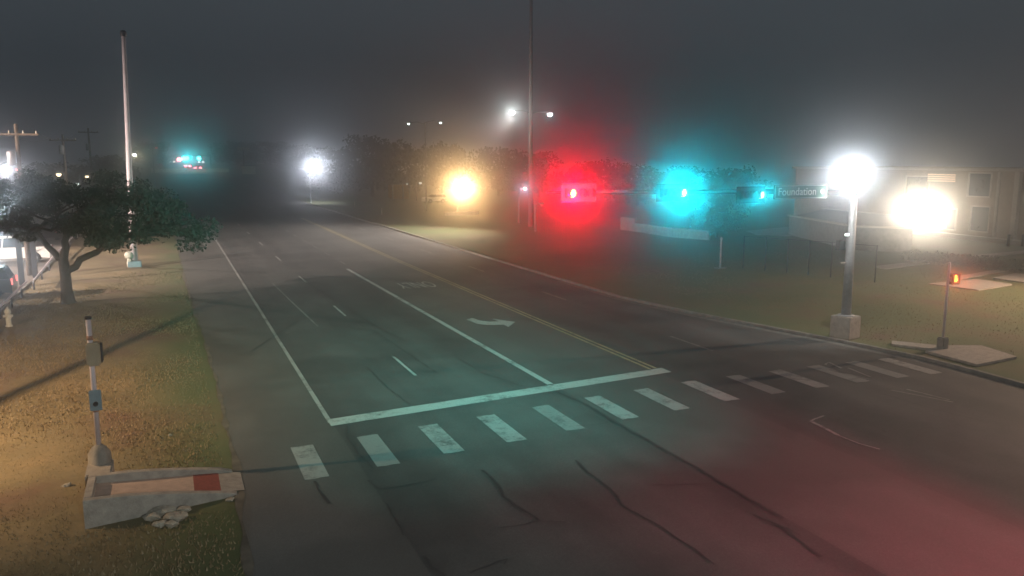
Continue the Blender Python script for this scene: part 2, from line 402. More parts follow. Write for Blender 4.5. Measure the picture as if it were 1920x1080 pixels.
# split into quads by rows so that the sheet tesselates cleanly
road = MB()
rows = sorted(set([p[1] for p in left_edge] + [p[1] for p in right_edge if p[1] >= 12.6 and p[1] <= 900]))
def lx(y): return float(np.interp(y, [p[1] for p in left_edge], [p[0] for p in left_edge]))
re_ = sorted([p for p in right_edge if p[1] >= 12.6 and p[0] < 60], key=lambda p: p[1])
def rx(y): return float(np.interp(y, [p[1] for p in re_], [p[0] for p in re_]))
rows = [y for y in rows if y >= 12.6]
vv = [(lx(y), y, 0.0) for y in rows] + [(rx(y), y, 0.0) for y in rows]
n_ = len(rows)
road.raw(vv, [(i, n_ + i, n_ + i + 1, i + 1) for i in range(n_ - 1)])
i0 = len(road.v)
road.raw([(lx(12.6), 12.6, 0), (rx(12.6), 12.6, 0), (33, 12, 0), (33, -8, 0), (0.9, -8, 0), (0.9, 12, 0)], [(0, 5, 4, 3, 2, 1)])
road.raw([(33, 12, 0), (140, 12, 0), (140, -8, 0), (33, -8, 0)], [(0, 1, 2, 3)])
road.raw([(0.9, 10.5, 0), (0.9, -8, 0), (-90, -8, 0), (-90, 10.5, 0)], [(0, 1, 2, 3)])
road.raw([(0.9, -8, 0), (27, -8, 0), (27, -120, 0), (0.9, -120, 0)], [(0, 1, 2, 3)])
ro = road.build('road', M['asphalt']); ro['kind'] = 'structure'

# worn gravelly dirt edging along the left of the pavement
edge_pts = [(lx(y) + 0.02, y) for y in np.arange(13.2, 60, 0.7)]
sheet('dirt_edging', strip(edge_pts, [0.05 + 0.22 * rr.random() ** 2 for _ in edge_pts]), 0.006, mat('gravelly dirt', (0.1, 0.09, 0.07), 0.95, 0, 0.5, 1.5))

# the land rises beyond the junction: the far road climbs a long gentle hill
HY_ = [150, 170, 200, 235, 270, 285, 330, 450]; HZ_ = [-0.1, 0.45, 1.6, 3.1, 4.4, 4.85, 6.2, 6.3]
def hz_at(y): return float(np.interp(y, HY_, HZ_))
hl = MB(); hx_ = [-140, -90, -60, -30, 0, 25, 40, 70]
hl.raw([(x, y, hz_at(y) * (1 if -95 < x < 45 else 0) - (0.02 if -95 < x < 45 else 0.1)) for y in HY_ for x in hx_], [(j * 8 + i, j * 8 + i + 1, j * 8 + i + 9, j * 8 + i + 8) for j in range(7) for i in range(7)])
o = hl.build('hill', M['grass']); o['kind'] = 'structure'
fr_ = MB(); fr_.raw([(x, y, hz_at(y) + 0.02) for y in HY_ for x in (0.6, 23.4)], [(2 * j, 2 * j + 1, 2 * j + 3, 2 * j + 2) for j in range(7)])
o = fr_.build('far_road', M['asphalt']); o['kind'] = 'structure'

# right kerb and gutter
kp = [(23.2, 150), (23.2, 46), (23.2, 38.6), (24.1, 33), (24.9, 29.8), (26.0, 25.6), (26.7, 22), (26.75, 19.7), (26.65, 17.6), (26.8, 14.5), (29, 12.6), (33, 12), (90, 12)]
kb = MB()
for q in strip([(p[0] + 0.1, p[1]) for p in kp], 0.18): kb.prism(q, -0.05, 0.13)
kerb = kb.build('kerb', M['conc_dark'], bevel=0.02); kerb['kind'] = 'structure'
sheet('gutter', strip([(p[0] - 0.22, p[1] - 0.1) for p in kp[1:]], 0.36), 0.004, M['conc_dark'])

# markings ------------------------------------------------------------
Z1 = 0.008
sheet('edge_line', [[(4.02, 23.2), (4.16, 23.2), (4.42, 106), (4.28, 106)]], Z1, M['road_white'])
sheet('turn_lane_line', [[(11.78, 24.4), (12.02, 24.4), (11.78, 57.2), (11.54, 57.2)]], Z1, M['road_white_fresh'])
sheet('stop_line', [[(4.05, 22.9), (16.7, 24.1), (16.7, 24.75), (4.05, 23.55)]], Z1 + 0.004, M['road_white_fresh'])
yl = []
for dx in (-0.14, 0.12):
    yl.append([(16.3 + dx, 24.8), (16.42 + dx, 24.8), (16.32 + dx, 60), (16.2 + dx, 60)])
    yl.append([(16.2 + dx, 60), (16.32 + dx, 60), (16.75 + dx, 110), (16.6 + dx, 110)])
sheet('centre_line', yl, Z1, M['road_yellow'])
bars = [(2.7, 21.53), (4.53, 21.67), (6.37, 21.88), (8.26, 22.04), (10.2, 22.24), (12.2, 22.5), (14.15, 22.62), (16.2, 22.8), (18.15, 22.82), (20.05, 22.8), (21.85, 22.75), (23.65, 22.65), (25.2, 22.55)]
def bar(x0, y0):
    rb_ = random.Random(int(x0 * 100)); j_ = lambda: rb_.uniform(-0.025, 0.025)
    top = [(x0 + k * 0.1, y0 + k * 0.003 + j_()) for k in range(7)]; bot = [(x0 + 0.6 - k * 0.1 + j_() * .3, y0 - 2.42 + j_()) for k in range(7)]
    return top + bot
fresh = (0, 2, 3, 5, 6, 7, 9, 12)
sheet('crosswalk', [bar(*bars[k]) for k in fresh], Z1, M['road_white'])
sheet('crosswalk_worn', [bar(*bars[k]) for k in range(13) if k not in fresh], Z1, M['road_white_dull'])
sheet('lane_dashes', [[(7.87, y0), (7.98, y0), (7.98, y0 + 3.1), (7.87, y0 + 3.1)] for y0 in (27.35, 39.6, 51.8, 64.0, 76.2, 88.4, 100.6)], Z1, M['road_white_fresh'])
sheet('far_lane_dashes', [[(20.1, y0), (20.22, y0), (20.22, y0 + 3.1), (20.1, y0 + 3.1)] for y0 in (26.2, 39.4, 52, 64.2, 76.4, 88.6)] +
      [[(12.0, y0), (12.12, y0), (12.12, y0 + 2), (12.0, y0 + 2)] for y0 in (60, 66, 72, 78, 84, 90)], Z1, M['road_white_worn'])
sheet('old_line_scar', strip([(6.2, 37.6), (6.05, 44), (5.9, 52)], 0.09) + strip([(22.3, 22.1), (22.6, 20.5)], 0.1) + strip([(22.2, 19.2), (22.9, 17.4)], 0.1) + strip([tuple(G(1700, 730)[:2]), tuple(G(1780, 750)[:2])], 0.1) + strip([tuple(G(1590, 690)[:2]), tuple(G(1632, 707)[:2])], 0.08), Z1, M['road_white_worn'])
sheet('lane_tick', strip([tuple(G(a, b)[:2]) for a, b in ((1547, 684), (1553, 679), (1578, 691))], 0.1) + strip([tuple(G(a, b)[:2]) for a, b in ((1520, 790), (1540, 800), (1572, 817))], 0.12) + strip([tuple(G(a, b)[:2]) for a, b in ((1520, 790), (1528, 786), (1545, 780))], 0.07) +
      strip([tuple(G(a, b)[:2]) for a, b in ((1572, 817), (1610, 832), (1650, 843))], 0.06), Z1 + 0.004, M['road_white'])
# left turn arrow, laid for traffic that drives towards the camera
arrow_px = [(874, 599), (886, 596), (900, 601), (918, 603), (935, 602.5), (923, 597.5), (966, 603.5), (953, 613), (945, 608.5), (918, 609.5), (896, 607.5), (884, 603)]
ar = MB(); ap = [G(a, b, Z1) for a, b in arrow_px]; cc = G(925, 604.5, Z1)
bm = bmesh.new(); vs_ = [bm.verts.new(p) for p in ap]; bm.faces.new(vs_); bmesh.ops.triangulate(bm, faces=bm.faces[:])
bm.verts.index_update(); ar.raw([v.co.copy() for v in bm.verts], [[v.index for v in f.verts] for f in bm.faces]); bm.free()
o = ar.build('turn_arrow', M['road_white_fresh']); o['kind'] = 'structure'

def text_mesh(name, s, size, m, thick=0.0):
    cu = bpy.data.curves.new(name, 'FONT'); cu.body = s; cu.size = size; cu.align_x = 'CENTER'; cu.align_y = 'CENTER'; cu.extrude = thick; cu.resolution_u = 4
    to = bpy.data.objects.new(name, cu); C.objects.link(to)
    bpy.context.view_layer.update()
    me = bpy.data.meshes.new_from_object(to.evaluated_get(bpy.context.evaluated_depsgraph_get()))
    bpy.data.objects.remove(to)
    me.name = name; me.materials.clear(); me.materials.append(m)
    return me
me = text_mesh('lane_word', 'ONLY', 1.0, M['road_white_fresh'])
o = bpy.data.objects.new('lane_word', me); C.objects.link(o); o['kind'] = 'structure'
o.location = (14.05, 48.1, Z1); o.rotation_euler = (0, 0, math.pi); o.scale = (0.86, 3.4, 1)

# tar crack sealing, traced on the pavement
cracks = [((590, 903), (600, 925), (618, 945)), ((650, 800), (652, 820), (672, 850), (700, 880)), ((690, 902), (712, 917), (752, 913), (790, 906), (818, 898)),
          ((728, 945), (742, 975), (756, 1005)), ((905, 882), (928, 903), (945, 932), (975, 955), (1010, 976)), ((940, 991), (985, 984), (1012, 977), (1060, 980)),
          ((1080, 865), (1110, 892), (1150, 922), (1165, 948), (1225, 980), (1300, 1030), (1340, 1060)), ((1045, 735), (1100, 760), (1160, 796), (1230, 835), (1310, 880), (1390, 928), (1470, 973)),
          ((1080, 800), (1130, 795), (1155, 788)), ((1220, 911), (1280, 910), (1335, 908)), ((1410, 966), (1460, 985), (1500, 1015), (1540, 1045)), ((1440, 983), (1475, 992), (1500, 1005)),
          ((797, 1043), (810, 1062), (835, 1080)), ((880, 1076), (915, 1062), (950, 1050), (945, 1060)), ((850, 665), (905, 700), (980, 725)), ((470, 660), (560, 600)),
          ((690, 690), (730, 730), (770, 760)), ((560, 520), (640, 570), (700, 610), (760, 640)), ((700, 620), (760, 660), (820, 700)), ((1010, 745), (960, 752)), ((1640, 735), (1760, 770), (1880, 800))]
tp = []
for ci, c in enumerate(cracks):
    pts = []
    P2 = [G(a, b)[:2] for a, b in c]
    for i in range(len(P2) - 1):
        a = Vector(P2[i]); b = Vector(P2[i + 1]); n2 = max(2, int((b - a).length / 0.25))
        for k in range(n2):
            t = k / n2; p = a.lerp(b, t); pts.append((p.x + rr.uniform(-.03, .03), p.y + rr.uniform(-.03, .03)))
    pts.append(tuple(P2[-1]))
    big = ci in (0, 2, 4, 6, 7, 10, 12)
    tp += strip(pts, [(0.06 if big else 0.032) * (0.6 + 0.8 * rr.random()) for _ in pts])
sheet('tar_seal', tp, 0.016, M['tar'])

# concrete pads and paths on the right-hand verge
def gp(l, z=0.0): return [tuple(G(a, b, z)[:2]) for a, b in l]
sheet('sidewalk_pad', [gp([(1740, 533), (1835, 545), (1897, 534), (1830, 524)])], 0.05, M['conc'], thick=0.1)
sheet('sidewalk', [gp([(1862, 522), (1960, 536), (1960, 520), (1905, 513)])], 0.05, M['conc'], thick=0.1)
sheet('kerb_ramp', [gp([(1735, 660), (1768, 650), (1840, 650), (1906, 671), (1832, 686)])], 0.06, M['conc'], thick=0.1)
sheet('kerb_ramp_apron', [gp([(1672, 641), (1762, 650), (1752, 657), (1672, 647)])], 0.06, M['conc'], thick=0.1)

# grass blades
def blades(name, n, xr, yr, seed):
    r_ = np.random.RandomState(seed)
    x = r_.uniform(*xr, n); y = yr[0] + (yr[1] - yr[0]) * r_.beta(1.0, 1.5, n); h = r_.uniform(0.01, 0.045, n); a = r_.uniform(0, math.pi, n); w = 0.012 + 0.012 * r_.rand(n)
    lean = r_.uniform(-0.05, 0.05, (n, 2))
    keep = ~((x > -2.3) & (y > 18.2) & (y < 20.5))
    x, y, h, a, w, lean = x[keep], y[keep], h[keep], a[keep], w[keep], lean[keep]
    n = len(x)
    v = np.empty((n, 3, 3)); dx = np.cos(a) * w; dy = np.sin(a) * w
    v[:, 0] = np.stack([x - dx, y - dy, np.full(n, -0.04)], 1); v[:, 1] = np.stack([x + dx, y + dy, np.full(n, -0.04)], 1); v[:, 2] = np.stack([x + lean[:, 0], y + lean[:, 1], h], 1)
    me = bpy.data.meshes.new(name); me.vertices.add(n * 3); me.vertices.foreach_set('co', v.reshape(-1))
    me.loops.add(n * 3); me.loops.foreach_set('vertex_index', np.arange(n * 3)); me.polygons.add(n); me.polygons.foreach_set('loop_start', np.arange(n) * 3); me.polygons.foreach_set('loop_total', np.full(n, 3))
    me.update(); me.materials.append(M['blade'])
    o = bpy.data.objects.new(name, me); C.objects.link(o)
    return o
tag(blades('grass', 42000, (-9, 0.95), (14, 62), 1), 'short dry grass tufts on the verge left of the road', 'grass', kind='stuff')
tag(blades('grass', 12000, (27.2, 50), (20, 60), 2), 'short dry grass tufts on the verge right of the road', 'grass', kind='stuff')

# ------------------------------------------------------------------ foliage
def leaf_cloud(name, clumps, per, size, seed, m, parent):
    r_ = np.random.RandomState(seed)
    pts = []
    for (cx, cy, cz, rx_, ry_, rz_) in clumps:
        d = r_.normal(size=(per, 3)); d /= np.linalg.norm(d, axis=1)[:, None]
        rad = r_.uniform(0.35, 1.08, per) ** 0.7
        pts.append(np.stack([cx + d[:, 0] * rad * rx_, cy + d[:, 1] * rad * ry_, cz + d[:, 2] * rad * rz_], 1))
    p = np.concatenate(pts); n = len(p)
    a = r_.normal(size=(n, 3)); a /= np.linalg.norm(a, axis=1)[:, None]
    b = np.cross(a, r_.normal(size=(n, 3))); b /= np.linalg.norm(b, axis=1)[:, None]
    s = size * r_.uniform(0.6, 1.3, n)[:, None]
    v = np.empty((n, 4, 3)); v[:, 0] = p - a * s; v[:, 1] = p + b * s * 0.5; v[:, 2] = p + a * s; v[:, 3] = p - b * s * 0.5
    me = bpy.data.meshes.new(name); me.vertices.add(n * 4); me.vertices.foreach_set('co', v.reshape(-1))
    me.loops.add(n * 4); me.loops.foreach_set('vertex_index', np.arange(n * 4)); me.polygons.add(n); me.polygons.foreach_set('loop_start', np.arange(n) * 4); me.polygons.foreach_set('loop_total', np.full(n, 4))
    me.update(); me.materials.append(m)
    o = bpy.data.objects.new(name, me); C.objects.link(o)
    if parent: o.parent = parent
    return o

# the live oak on the left verge
T0 = G(128, 567)
oak = thing('oak_tree', 'broad dark live oak with forked trunk beside the parking lot rail on the left verge', 'tree', (T0.x, T0.y, 0))
tr = MB()
def limb(a, b, r0, r1, n=6, wob=0.12, sag=0.0, seed=0):
    r_ = random.Random(seed); a = Vector(a); b = Vector(b); pts = []; rd = []
    for i in range(n + 1):
        t = i / n; p = a.lerp(b, t)
        if 0 < i < n: p += Vector((r_.uniform(-wob, wob), r_.uniform(-wob, wob), r_.uniform(-wob, wob) + sag * math.sin(math.pi * t)))
        pts.append(p); rd.append(r0 + (r1 - r0) * t)
    tr.tube(pts, rd, 10, cap=False); return pts
tr.tube([(0.05, 0, -0.2), (0, 0, 0.1), (-0.03, 0, 0.7), (-0.02, 0.02, 1.4), (-0.05, 0, 2.2)], [0.46, 0.36, 0.29, 0.27, 0.27], 14, cap=False)
l1 = limb((-0.05, 0, 2.1), (0.25, -0.2, 4.0), 0.26, 0.14, seed=1, wob=.06)
l2 = limb((0.05, 0, 1.75), (3.1, 0.1, 3.45), 0.21, 0.12, seed=2, n=8, wob=0.09, sag=0.15)
l3 = limb((-0.1, 0, 2.3), (-1.3, 0.3, 3.9), 0.2, 0.1, seed=3, wob=.06)
cl = [(0.25, -0.2, 4.0), (3.1, 0.1, 3.45), (-1.3, 0.3, 3.9)]
r_ = random.Random(5)
for i in range(26):
    s_ = Vector(cl[i % 3]); a_ = r_.uniform(0, 6.28); L = r_.uniform(1.4, 3.6)
    limb(s_, s_ + Vector((math.cos(a_) * L * 1.1, math.sin(a_) * L, r_.uniform(0.2, 1.9))), 0.09, 0.025, seed=10 + i, wob=0.15)
tr.build('trunk', M['bark'], oak)
clumps = []
for i in range(120):
    a_ = r_.uniform(0, 6.28); q = math.sqrt(r_.random())
    x = 1.45 + math.cos(a_) * q * 6.3; y = 0.2 + math.sin(a_) * q * 4.6
    dome = 1 - ((x - 1.45) / 7.1) ** 2 - ((y - .2) / 6) ** 2
    top = 5.2 + 1.75 * max(0.0, dome) - 0.12 * (x - 1.5); bot = 3.7 - 0.25 * max(0, dome) + 0.035 * abs(x - 1.5) - 0.09 * (x - 1.45)
    if top < bot + .4: top = bot + .4
    z = r_.uniform(bot, top) - (r_.uniform(0.2, 0.8) if r_.random() < 0.14 and x > 2 else 0); s_ = r_.uniform(0.45, 1.0)
    clumps.append((x, y, z, s_, s_, s_ * 0.6))
leaf_cloud('crown', clumps, 230, 0.105, 4, M['leaf'], oak)

# far trees: three shapes, copied
def tree_proto(seed, h, w, label):
    t = thing('tree', label, 'tree', (0, 0, 0))
    global tr
    tr = MB(); r2 = random.Random(seed)
    tr.tube([(0, 0, -0.2), (0.05, 0, h * 0.2), (0, 0.05, h * 0.5), (0.1, 0, h * 0.8)], [0.3, 0.24, 0.17, 0.06], 9, cap=False)
    for k in range(7):
        a_ = r2.uniform(0, 6.28); z0 = r2.uniform(h * .25, h * .6)
        limb((0, 0, z0), (math.cos(a_) * w * .36, math.sin(a_) * w * .36, z0 + h * r2.uniform(.1, .3)), 0.1, 0.03, 4, seed=seed * 9 + k)
    tr.build('trunk', M['bark'], t)
    cs = []
    for i in range(46):
        a_ = r2.uniform(0, 6.28); q = math.sqrt(r2.random()); z = r2.uniform(0.16, 0.93)
        rad = w / 2 * math.sqrt(max(0.05, 1 - ((z - .52) / .5) ** 2)) * q
        s_ = w * r2.uniform(.1, .17)
        cs.append((math.cos(a_) * rad, math.sin(a_) * rad, z * h, s_, s_, s_ * .75))
    leaf_cloud('crown', cs, 75, w * 0.03, seed, M['leaf_far'], t)
    return t
def place(px, Y, dz=0.0, z=0.0):
    p = at(px, 400, Y); return (p.x, Y, z)
#          px, Y, height, width, label
far_trees = [
    (640, 170, 9.5, 13, 'dark tree mass right of the white floodlight, nearest it'),
    (700, 165, 12.5, 14, 'tallest dark tree between the white floodlight and the twin lamp pole'),
    (745, 175, 11, 12, 'dark rounded tree just behind the ochre container'),
    (560, 260, 8, 14, 'low dark tree left of the white floodlight across the road'),
    (510, 300, 9, 18, 'wide low distant tree between the far traffic lights and the floodlight'),
    (450, 330, 8, 20, 'broad low distant tree just right of the far green traffic lights'),
    (290, 300, 8, 16, 'distant tree right of the tall pale steel pole'),
    (200, 190, 7.6, 13, 'bushy distant tree just left of the tall pale steel pole'),
    (150, 160, 6.5, 12, 'low bushy tree behind the rightmost utility pole'),
    (70, 150, 7.0, 13, 'low bushy tree between the two left utility poles'),
    (15, 140, 6.4, 11, 'low bushy tree at the far left edge behind the utility pole'),
    (830, 180, 11, 13, 'dark tree behind the pale hatchback'),
    (935, 165, 10, 13, 'dark tree right behind the orange sodium lamp'),
    (1010, 150, 9.5, 12, 'dark tree behind the base of the tall mast with twin lamps'),
    (1120, 130, 7.2, 13, 'dark tree behind the red traffic light'),
    (1195, 118, 6.6, 12, 'dark tree between the red and the larger green traffic light'),
    (1290, 112, 6.8, 11, 'dark tree behind the larger green traffic light'),
    (1375, 105, 6.2, 10, 'dark tree above the white marker post'),
    (1345, 66, 4.6, 5, 'small dark tree by the chain link fence corner'),
]
protos = [tree_proto(21, 9.0, 12.0, 'x'), tree_proto(33, 11.0, 12.0, 'x'), tree_proto(47, 8.0, 13.0, 'x')]
for i, (px, Y, h, w, lb) in enumerate(far_trees):
    pr = protos[i % 3]; ph, pw = ((9, 12), (11, 12), (8, 13))[i % 3]
    sc_ = (w / pw, w / pw, h / ph)
    o = pr if i < 3 else dup(pr, (0, 0, 0))
    o.location = place(px, Y, z=hz_at(Y) if Y > 150 and place(px, Y)[0] < 42 else 0); o.rotation_euler = (0, 0, i * 1.7); o.scale = sc_
    tag(o, lb, 'tree', 'dark trees in the background')

# ------------------------------------------------------------------ signal assembly on the right
PX, PY = 27.1, 26.1
mast = thing('signal_pole', 'near grey mast arm pole on a square concrete footing under the white luminaire', 'signal pole', (PX, PY, 0))
MB().box((0, 0, 0.48), (0.92, 0.92, 0.98), rz=0.25, b=0.03).build('footing', M['conc'], mast)
MB().tube([(0, 0, 0.95), (0, 0, 4), (0, 0, 7.35)], [0.21, 0.18, 0.15], 16).build('pole', M['steel'], mast)
MB().tube([(0, 0, 0.96), (0, 0, 1.02)], [0.34, 0.34], 16).build('base_plate', M['steel'], mast)
MB().tube([(0, -0.1, 6.32), (-5, -0.1, 6.45), (-10, -0.1, 6.5), (-14.6, -0.1, 6.56)], [0.13, 0.1, 0.08, 0.055], 12).build('mast_arm', M['dark_metal'], mast)
lumx = at(1591, 325, PY - 1.3)
MB().tube([(0, 0, 7.2), (-0.1, -0.3, 7.34), (lumx.x - PX, -1.0, lumx.z + 0.06)], 0.035, 8).build('luminaire_arm', M['steel'], mast)
lh = MB().box((lumx.x - PX, -1.2, lumx.z + 0.06), (0.34, 0.62, 0.14), b=0.04).build('luminaire', M['steel'], mast)
MB().box((lumx.x - PX, -1.25, lumx.z - 0.03), (0.28, 0.4, 0.08), b=0.02).build('lens', M['white_lamp'], lh)
# pedestrian head and sign plates at the back of the pole
ph_ = MB().box((-0.33, 0.25, 4.05), (0.36, 0.22, 0.42), b=0.02).build('pedestrian_signal', M['black'], mast)
pq = at(1580, 439, PY + 0.1); MB().box((pq.x - PX, -0.14, pq.z), (0.24, 0.02, 0.1), b=0.004).build('sign_plate', M['dim_white'], mast)  # plate glows by itself to imitate a bright glint
pq = at(1578, 492, PY + 0.1); MB().box((pq.x - PX, 0.0, pq.z), (0.3, 0.02, 0.05), b=0.004).build('sign_plate', M['stucco_trim'], mast)

def signal_head(loc, lit, label):
    """horizontal three-lens head facing -Y; lit 0 = left (red), 2 = right (green)"""
    t = thing('traffic_light', label, 'traffic light', loc)
    MB().box((0, 0.0, 0), (1.12, 0.2, 0.36), b=0.03).build('housing', M['black'], t)
    MB().box((0, 0.06, 0), (1.42, 0.015, 0.66)).build('backplate', M['black'], t)
    MB().box((0, 0.14, 0.0), (0.12, 0.1, 0.3), b=0.01).build('bracket', M['steel'], t)
    for k in range(3):
        x = (k - 1) * 0.355
        on = (k == lit)
        MB().disc((x, -0.105, 0), (0, 1, 0), 0.15, 24, 0.02).build('lens', (M['red_lens'] if lit == 0 else M['green_lens']) if on else M['off_lens'], t)
        vz = MB(); n = 18; vv = []
        for j, yy in enumerate((-0.1, -0.32)):
            for q in range(n + 1):
                w = math.radians(-50 + 280 * q / n); vv.append((x + 0.165 * math.cos(w), yy, 0.165 * math.sin(w)))
        ff = [(q, q + 1, n + 1 + q + 1, n + 1 + q) for q in range(n)]
        vz.raw(vv, ff, True); vo = vz.build('visor', M['black'], t)
        sm = vo.modifiers.new('thick', 'SOLIDIFY'); sm.thickness = 0.006
    return t
ARMY = PY - 0.1 - 0.3
def head_at(px, py, lit, label):
    p = at(px, py, ARMY); off = (lit - 1) * 0.355
    return signal_head((p.x - off, ARMY, p.z), lit, label), p
RED = (1.0, 0.0, 0.018); CYAN = (0.0, 0.72, 0.85)
hd, p = head_at(1070, 362, 0, 'horizontal traffic light showing red at the tip of the mast arm')
lamp(hd, 'SPOT', p + Vector((0, -0.16, 0)), CAMP, RED, P_RED, 34, 0.8, 0.015)
hd, p = head_at(1277, 361, 2, 'horizontal traffic light showing a large bright green in the middle of the mast arm')
lamp(hd, 'SPOT', p + Vector((0, -0.16, 0)), CAMP, CYAN, P_GREEN, 34, 0.8, 0.015)
hd, p = head_at(1423, 365, 2, 'horizontal traffic light with a smaller green glow just left of the street name sign')
lamp(hd, 'SPOT', p + Vector((0, -0.16, 0)), CAMP, CYAN, P_GREEN2, 34, 0.8, 0.015)

sg = thing('street_sign', 'green street name sign reading Foundation hanging from the mast arm', 'street sign', (23.85, ARMY + 0.05, 6.42))
MB().box((0, 0, 0), (2.8, 0.04, 0.56), b=0.01).build('panel', M['sign_green'], sg)
fr = MB()
for z in (-0.25, 0.25): fr.box((0, -0.022, z), (2.7, 0.008, 0.02))
for x in (-1.34, 1.34): fr.box((x, -0.022, 0), (0.02, 0.008, 0.48))
fr.build('border', M['sign_white'], sg)
me = text_mesh('lettering', 'Foundation', 0.44, M['sign_white'], 0.004)
o = bpy.data.objects.new('lettering', me); C.objects.link(o); o.parent = sg; o.location = (-0.2, -0.026, 0); o.rotation_euler = (math.pi / 2, 0, 0)
MB().disc((1.12, -0.026, 0), (0, 1, 0), 0.1, 20, 0.008).build('emblem', M['sign_white'], sg)
for x in (-0.9, 0.9):
    MB().box((x, 0.1, 0.1), (0.06, 0.16, 0.3)).build('bracket', M['steel'], sg)

# luminaire glare and downlight
lamp(mast, 'SPOT', lumx + Vector((-0.2, -0.35, -0.06)), CAMP, (0.9, 0.97, 1.0), P_WHITE, 40, 0.85, 0.12)
lamp(mast, 'SPOT', lumx + Vector((0, 0, -0.12)), lumx + Vector((3, 6, -8)), (0.95, 0.95, 0.9), 900, 110, 0.6, 0.1)

# unseen things, added just outside the frame to cast shadows into it
ns = signal_head((16.1, -4.35, 6.3), 0, 'horizontal traffic light behind the viewpoint with a side baffle added to cut off its red light')
ns.rotation_euler = (0, 0, math.pi)
MB().box((-0.06, -1.1, 0), (0.012, 1.5, 1.2)).build('baffle', M['black'], ns)  # oversized plate, added to cut the red light along a straight edge
sb = thing('shadow_arm', 'unseen steel arm on a lamp post left of the picture, shaped to cast a shadow across the verge', 'shadow arm', (-14.9, 22.4, 0))
MB().tube([(0, 0, -.1), (0, 0, 9.4)], [0.14, 0.09], 10).build('pole', M['steel'], sb)
MB().tube([(0, 0, 7.0), (2.3, 1.3, 7.0), (2.5, 1.8, 7.0), (4.6, 6.4, 7.0)], 0.055, 8).build('arm', M['steel'], sb)  # unseen arm, bent and placed so its shadow crosses the verge

# pedestrian signal pole, right
pb = G(1781, 655)
pp = thing('pedestrian_signal_pole', 'slim grey pedestrian signal pole with a lit orange hand on the right kerb ramp', 'pedestrian signal', (29.0, 22.75, 0))
MB().tube([(0, 0, 0.4), (0, 0, 3.62)], 0.055, 12).build('pole', M['pale_steel'], pp)
MB().box((0, 0, 0.27), (0.34, 0.34, 0.5), b=0.04).build('base', M['conc_dark'], pp)
hsg = MB().box((0.28, -0.06, 2.93), (0.42, 0.26, 0.44), b=0.03).build('signal_housing', M['black'], pp)
MB().box((0.07, -0.06, 2.93), (0.1, 0.08, 0.2)).build('bracket', M['steel'], pp)
hm = MB()
dirc = (CAMP - Vector((29.2, 22.6, 2.93))); dirc.z = 0; dirc.normalize()
hx = 0.19
hm.box((hx, -0.2, 2.9), (0.13, 0.015, 0.15), b=0.005)
for k, (dx, L) in enumerate(((-0.05, 0.1), (-0.017, 0.13), (0.017, 0.12), (0.05, 0.09))):
    hm.box((hx + dx, -0.2, 2.98 + L / 2), (0.026, 0.015, L), b=0.004)
hm.box((hx + 0.085, -0.2, 2.92), (0.03, 0.015, 0.1), M=Matrix.Rotation(-0.5, 3, 'Y'), b=0.004)
hm.build('hand_symbol', M['hand'], hsg)
lamp(pp, 'SPOT', (29.2, 22.45, 2.93), CAMP, (1.0, 0.12, 0.03), 60, 40, 0.8, 0.05)

# pedestrian push button pole, left, standing on the ramp corner
lp = thing('pedestrian_signal_pole', 'pale pedestrian signal pole with grey push button plate on the concrete ramp corner', 'pedestrian signal', (-1.82, 20.75, 0))
MB().tube([(0, 0, 0.9), (0, 0, 4.05)], 0.06, 14).build('pole', M['pale_steel'], lp)
MB().tube([(0, 0, 4.05), (0, 0, 4.11)], 0.075, 14).build('cap', M['dark_metal'], lp)
MB().tube([(0, 0, 3.56), (0, 0, 3.66)], 0.066, 14).build('band', M['rust'], lp)
MB().tube([(0, 0, 1.82), (0, 0, 1.94)], 0.066, 14).build('band', M['rust'], lp)
MB().lathe([(0.26, 0.45), (0.25, 0.8), (0.16, 0.95), (0.08, 1.02), (0.0, 1.03)], 4).build('base', M['conc_dark'], lp)
hs = MB().box((0.05, 0.05, 3.22), (0.3, 0.34, 0.56), b=0.04).build('signal_housing', M['stucco'], lp)
MB().box((0.215, 0.1, 3.22), (0.05, 0.26, 0.46), b=0.02).build('visor', M['dark_metal'], hs)
pl = MB().box((0.02, -0.09, 2.12), (0.26, 0.04, 0.5), b=0.015).build('button_plate', M['blue_grey'], lp)
MB().disc((0.02, -0.13, 2.04), (0, 1, 0), 0.055, 16, 0.05).build('button', M['black'], pl)

# the left concrete ramp
ramp = thing('concrete_ramp', 'raised concrete kerb ramp with side walls and a brick red tactile strip', 'ramp', (0, 0, 0))
def wall_profile(x0, x1, y0, y1, z0, z1):
    m_ = MB(); vv = [(x0, y0, -0.1), (x1, y0, -0.1), (x1, y1, -0.1), (x0, y1, -0.1), (x0, y0, z0), (x1, y0, z1), (x1, y1, z1), (x0, y1, z0)]
    m_.raw(vv, [(0, 3, 2, 1), (4, 5, 6, 7), (0, 1, 5, 4), (1, 2, 6, 5), (2, 3, 7, 6), (3, 0, 4, 7)]); return m_
w1 = MB()
def wseg(xs_, zs_, ya, yb):
    for i in range(len(xs_) - 1):
        x0, x1 = xs_[i], xs_[i + 1]
        y0a, y0b = ya + (x0 + 2) * 0.17 * ramp_sk, yb + (x0 + 2) * 0.17 * ramp_sk
        y1a, y1b = ya + (x1 + 2) * 0.17 * ramp_sk, yb + (x1 + 2) * 0.17 * ramp_sk
        w1.raw([(x0, y0a, -.15), (x1, y1a, -.15), (x1, y1b, -.15), (x0, y0b, -.15), (x0, y0a, zs_[i]), (x1, y1a, zs_[i + 1]), (x1, y1b, zs_[i + 1]), (x0, y0b, zs_[i])],
               [(4, 5, 6, 7), (0, 1, 5, 4), (2, 3, 7, 6)] + ([(3, 0, 4, 7)] if i == 0 else []) + ([(1, 2, 6, 5)] if i == len(xs_) - 2 else []))
ramp_sk = 1.0
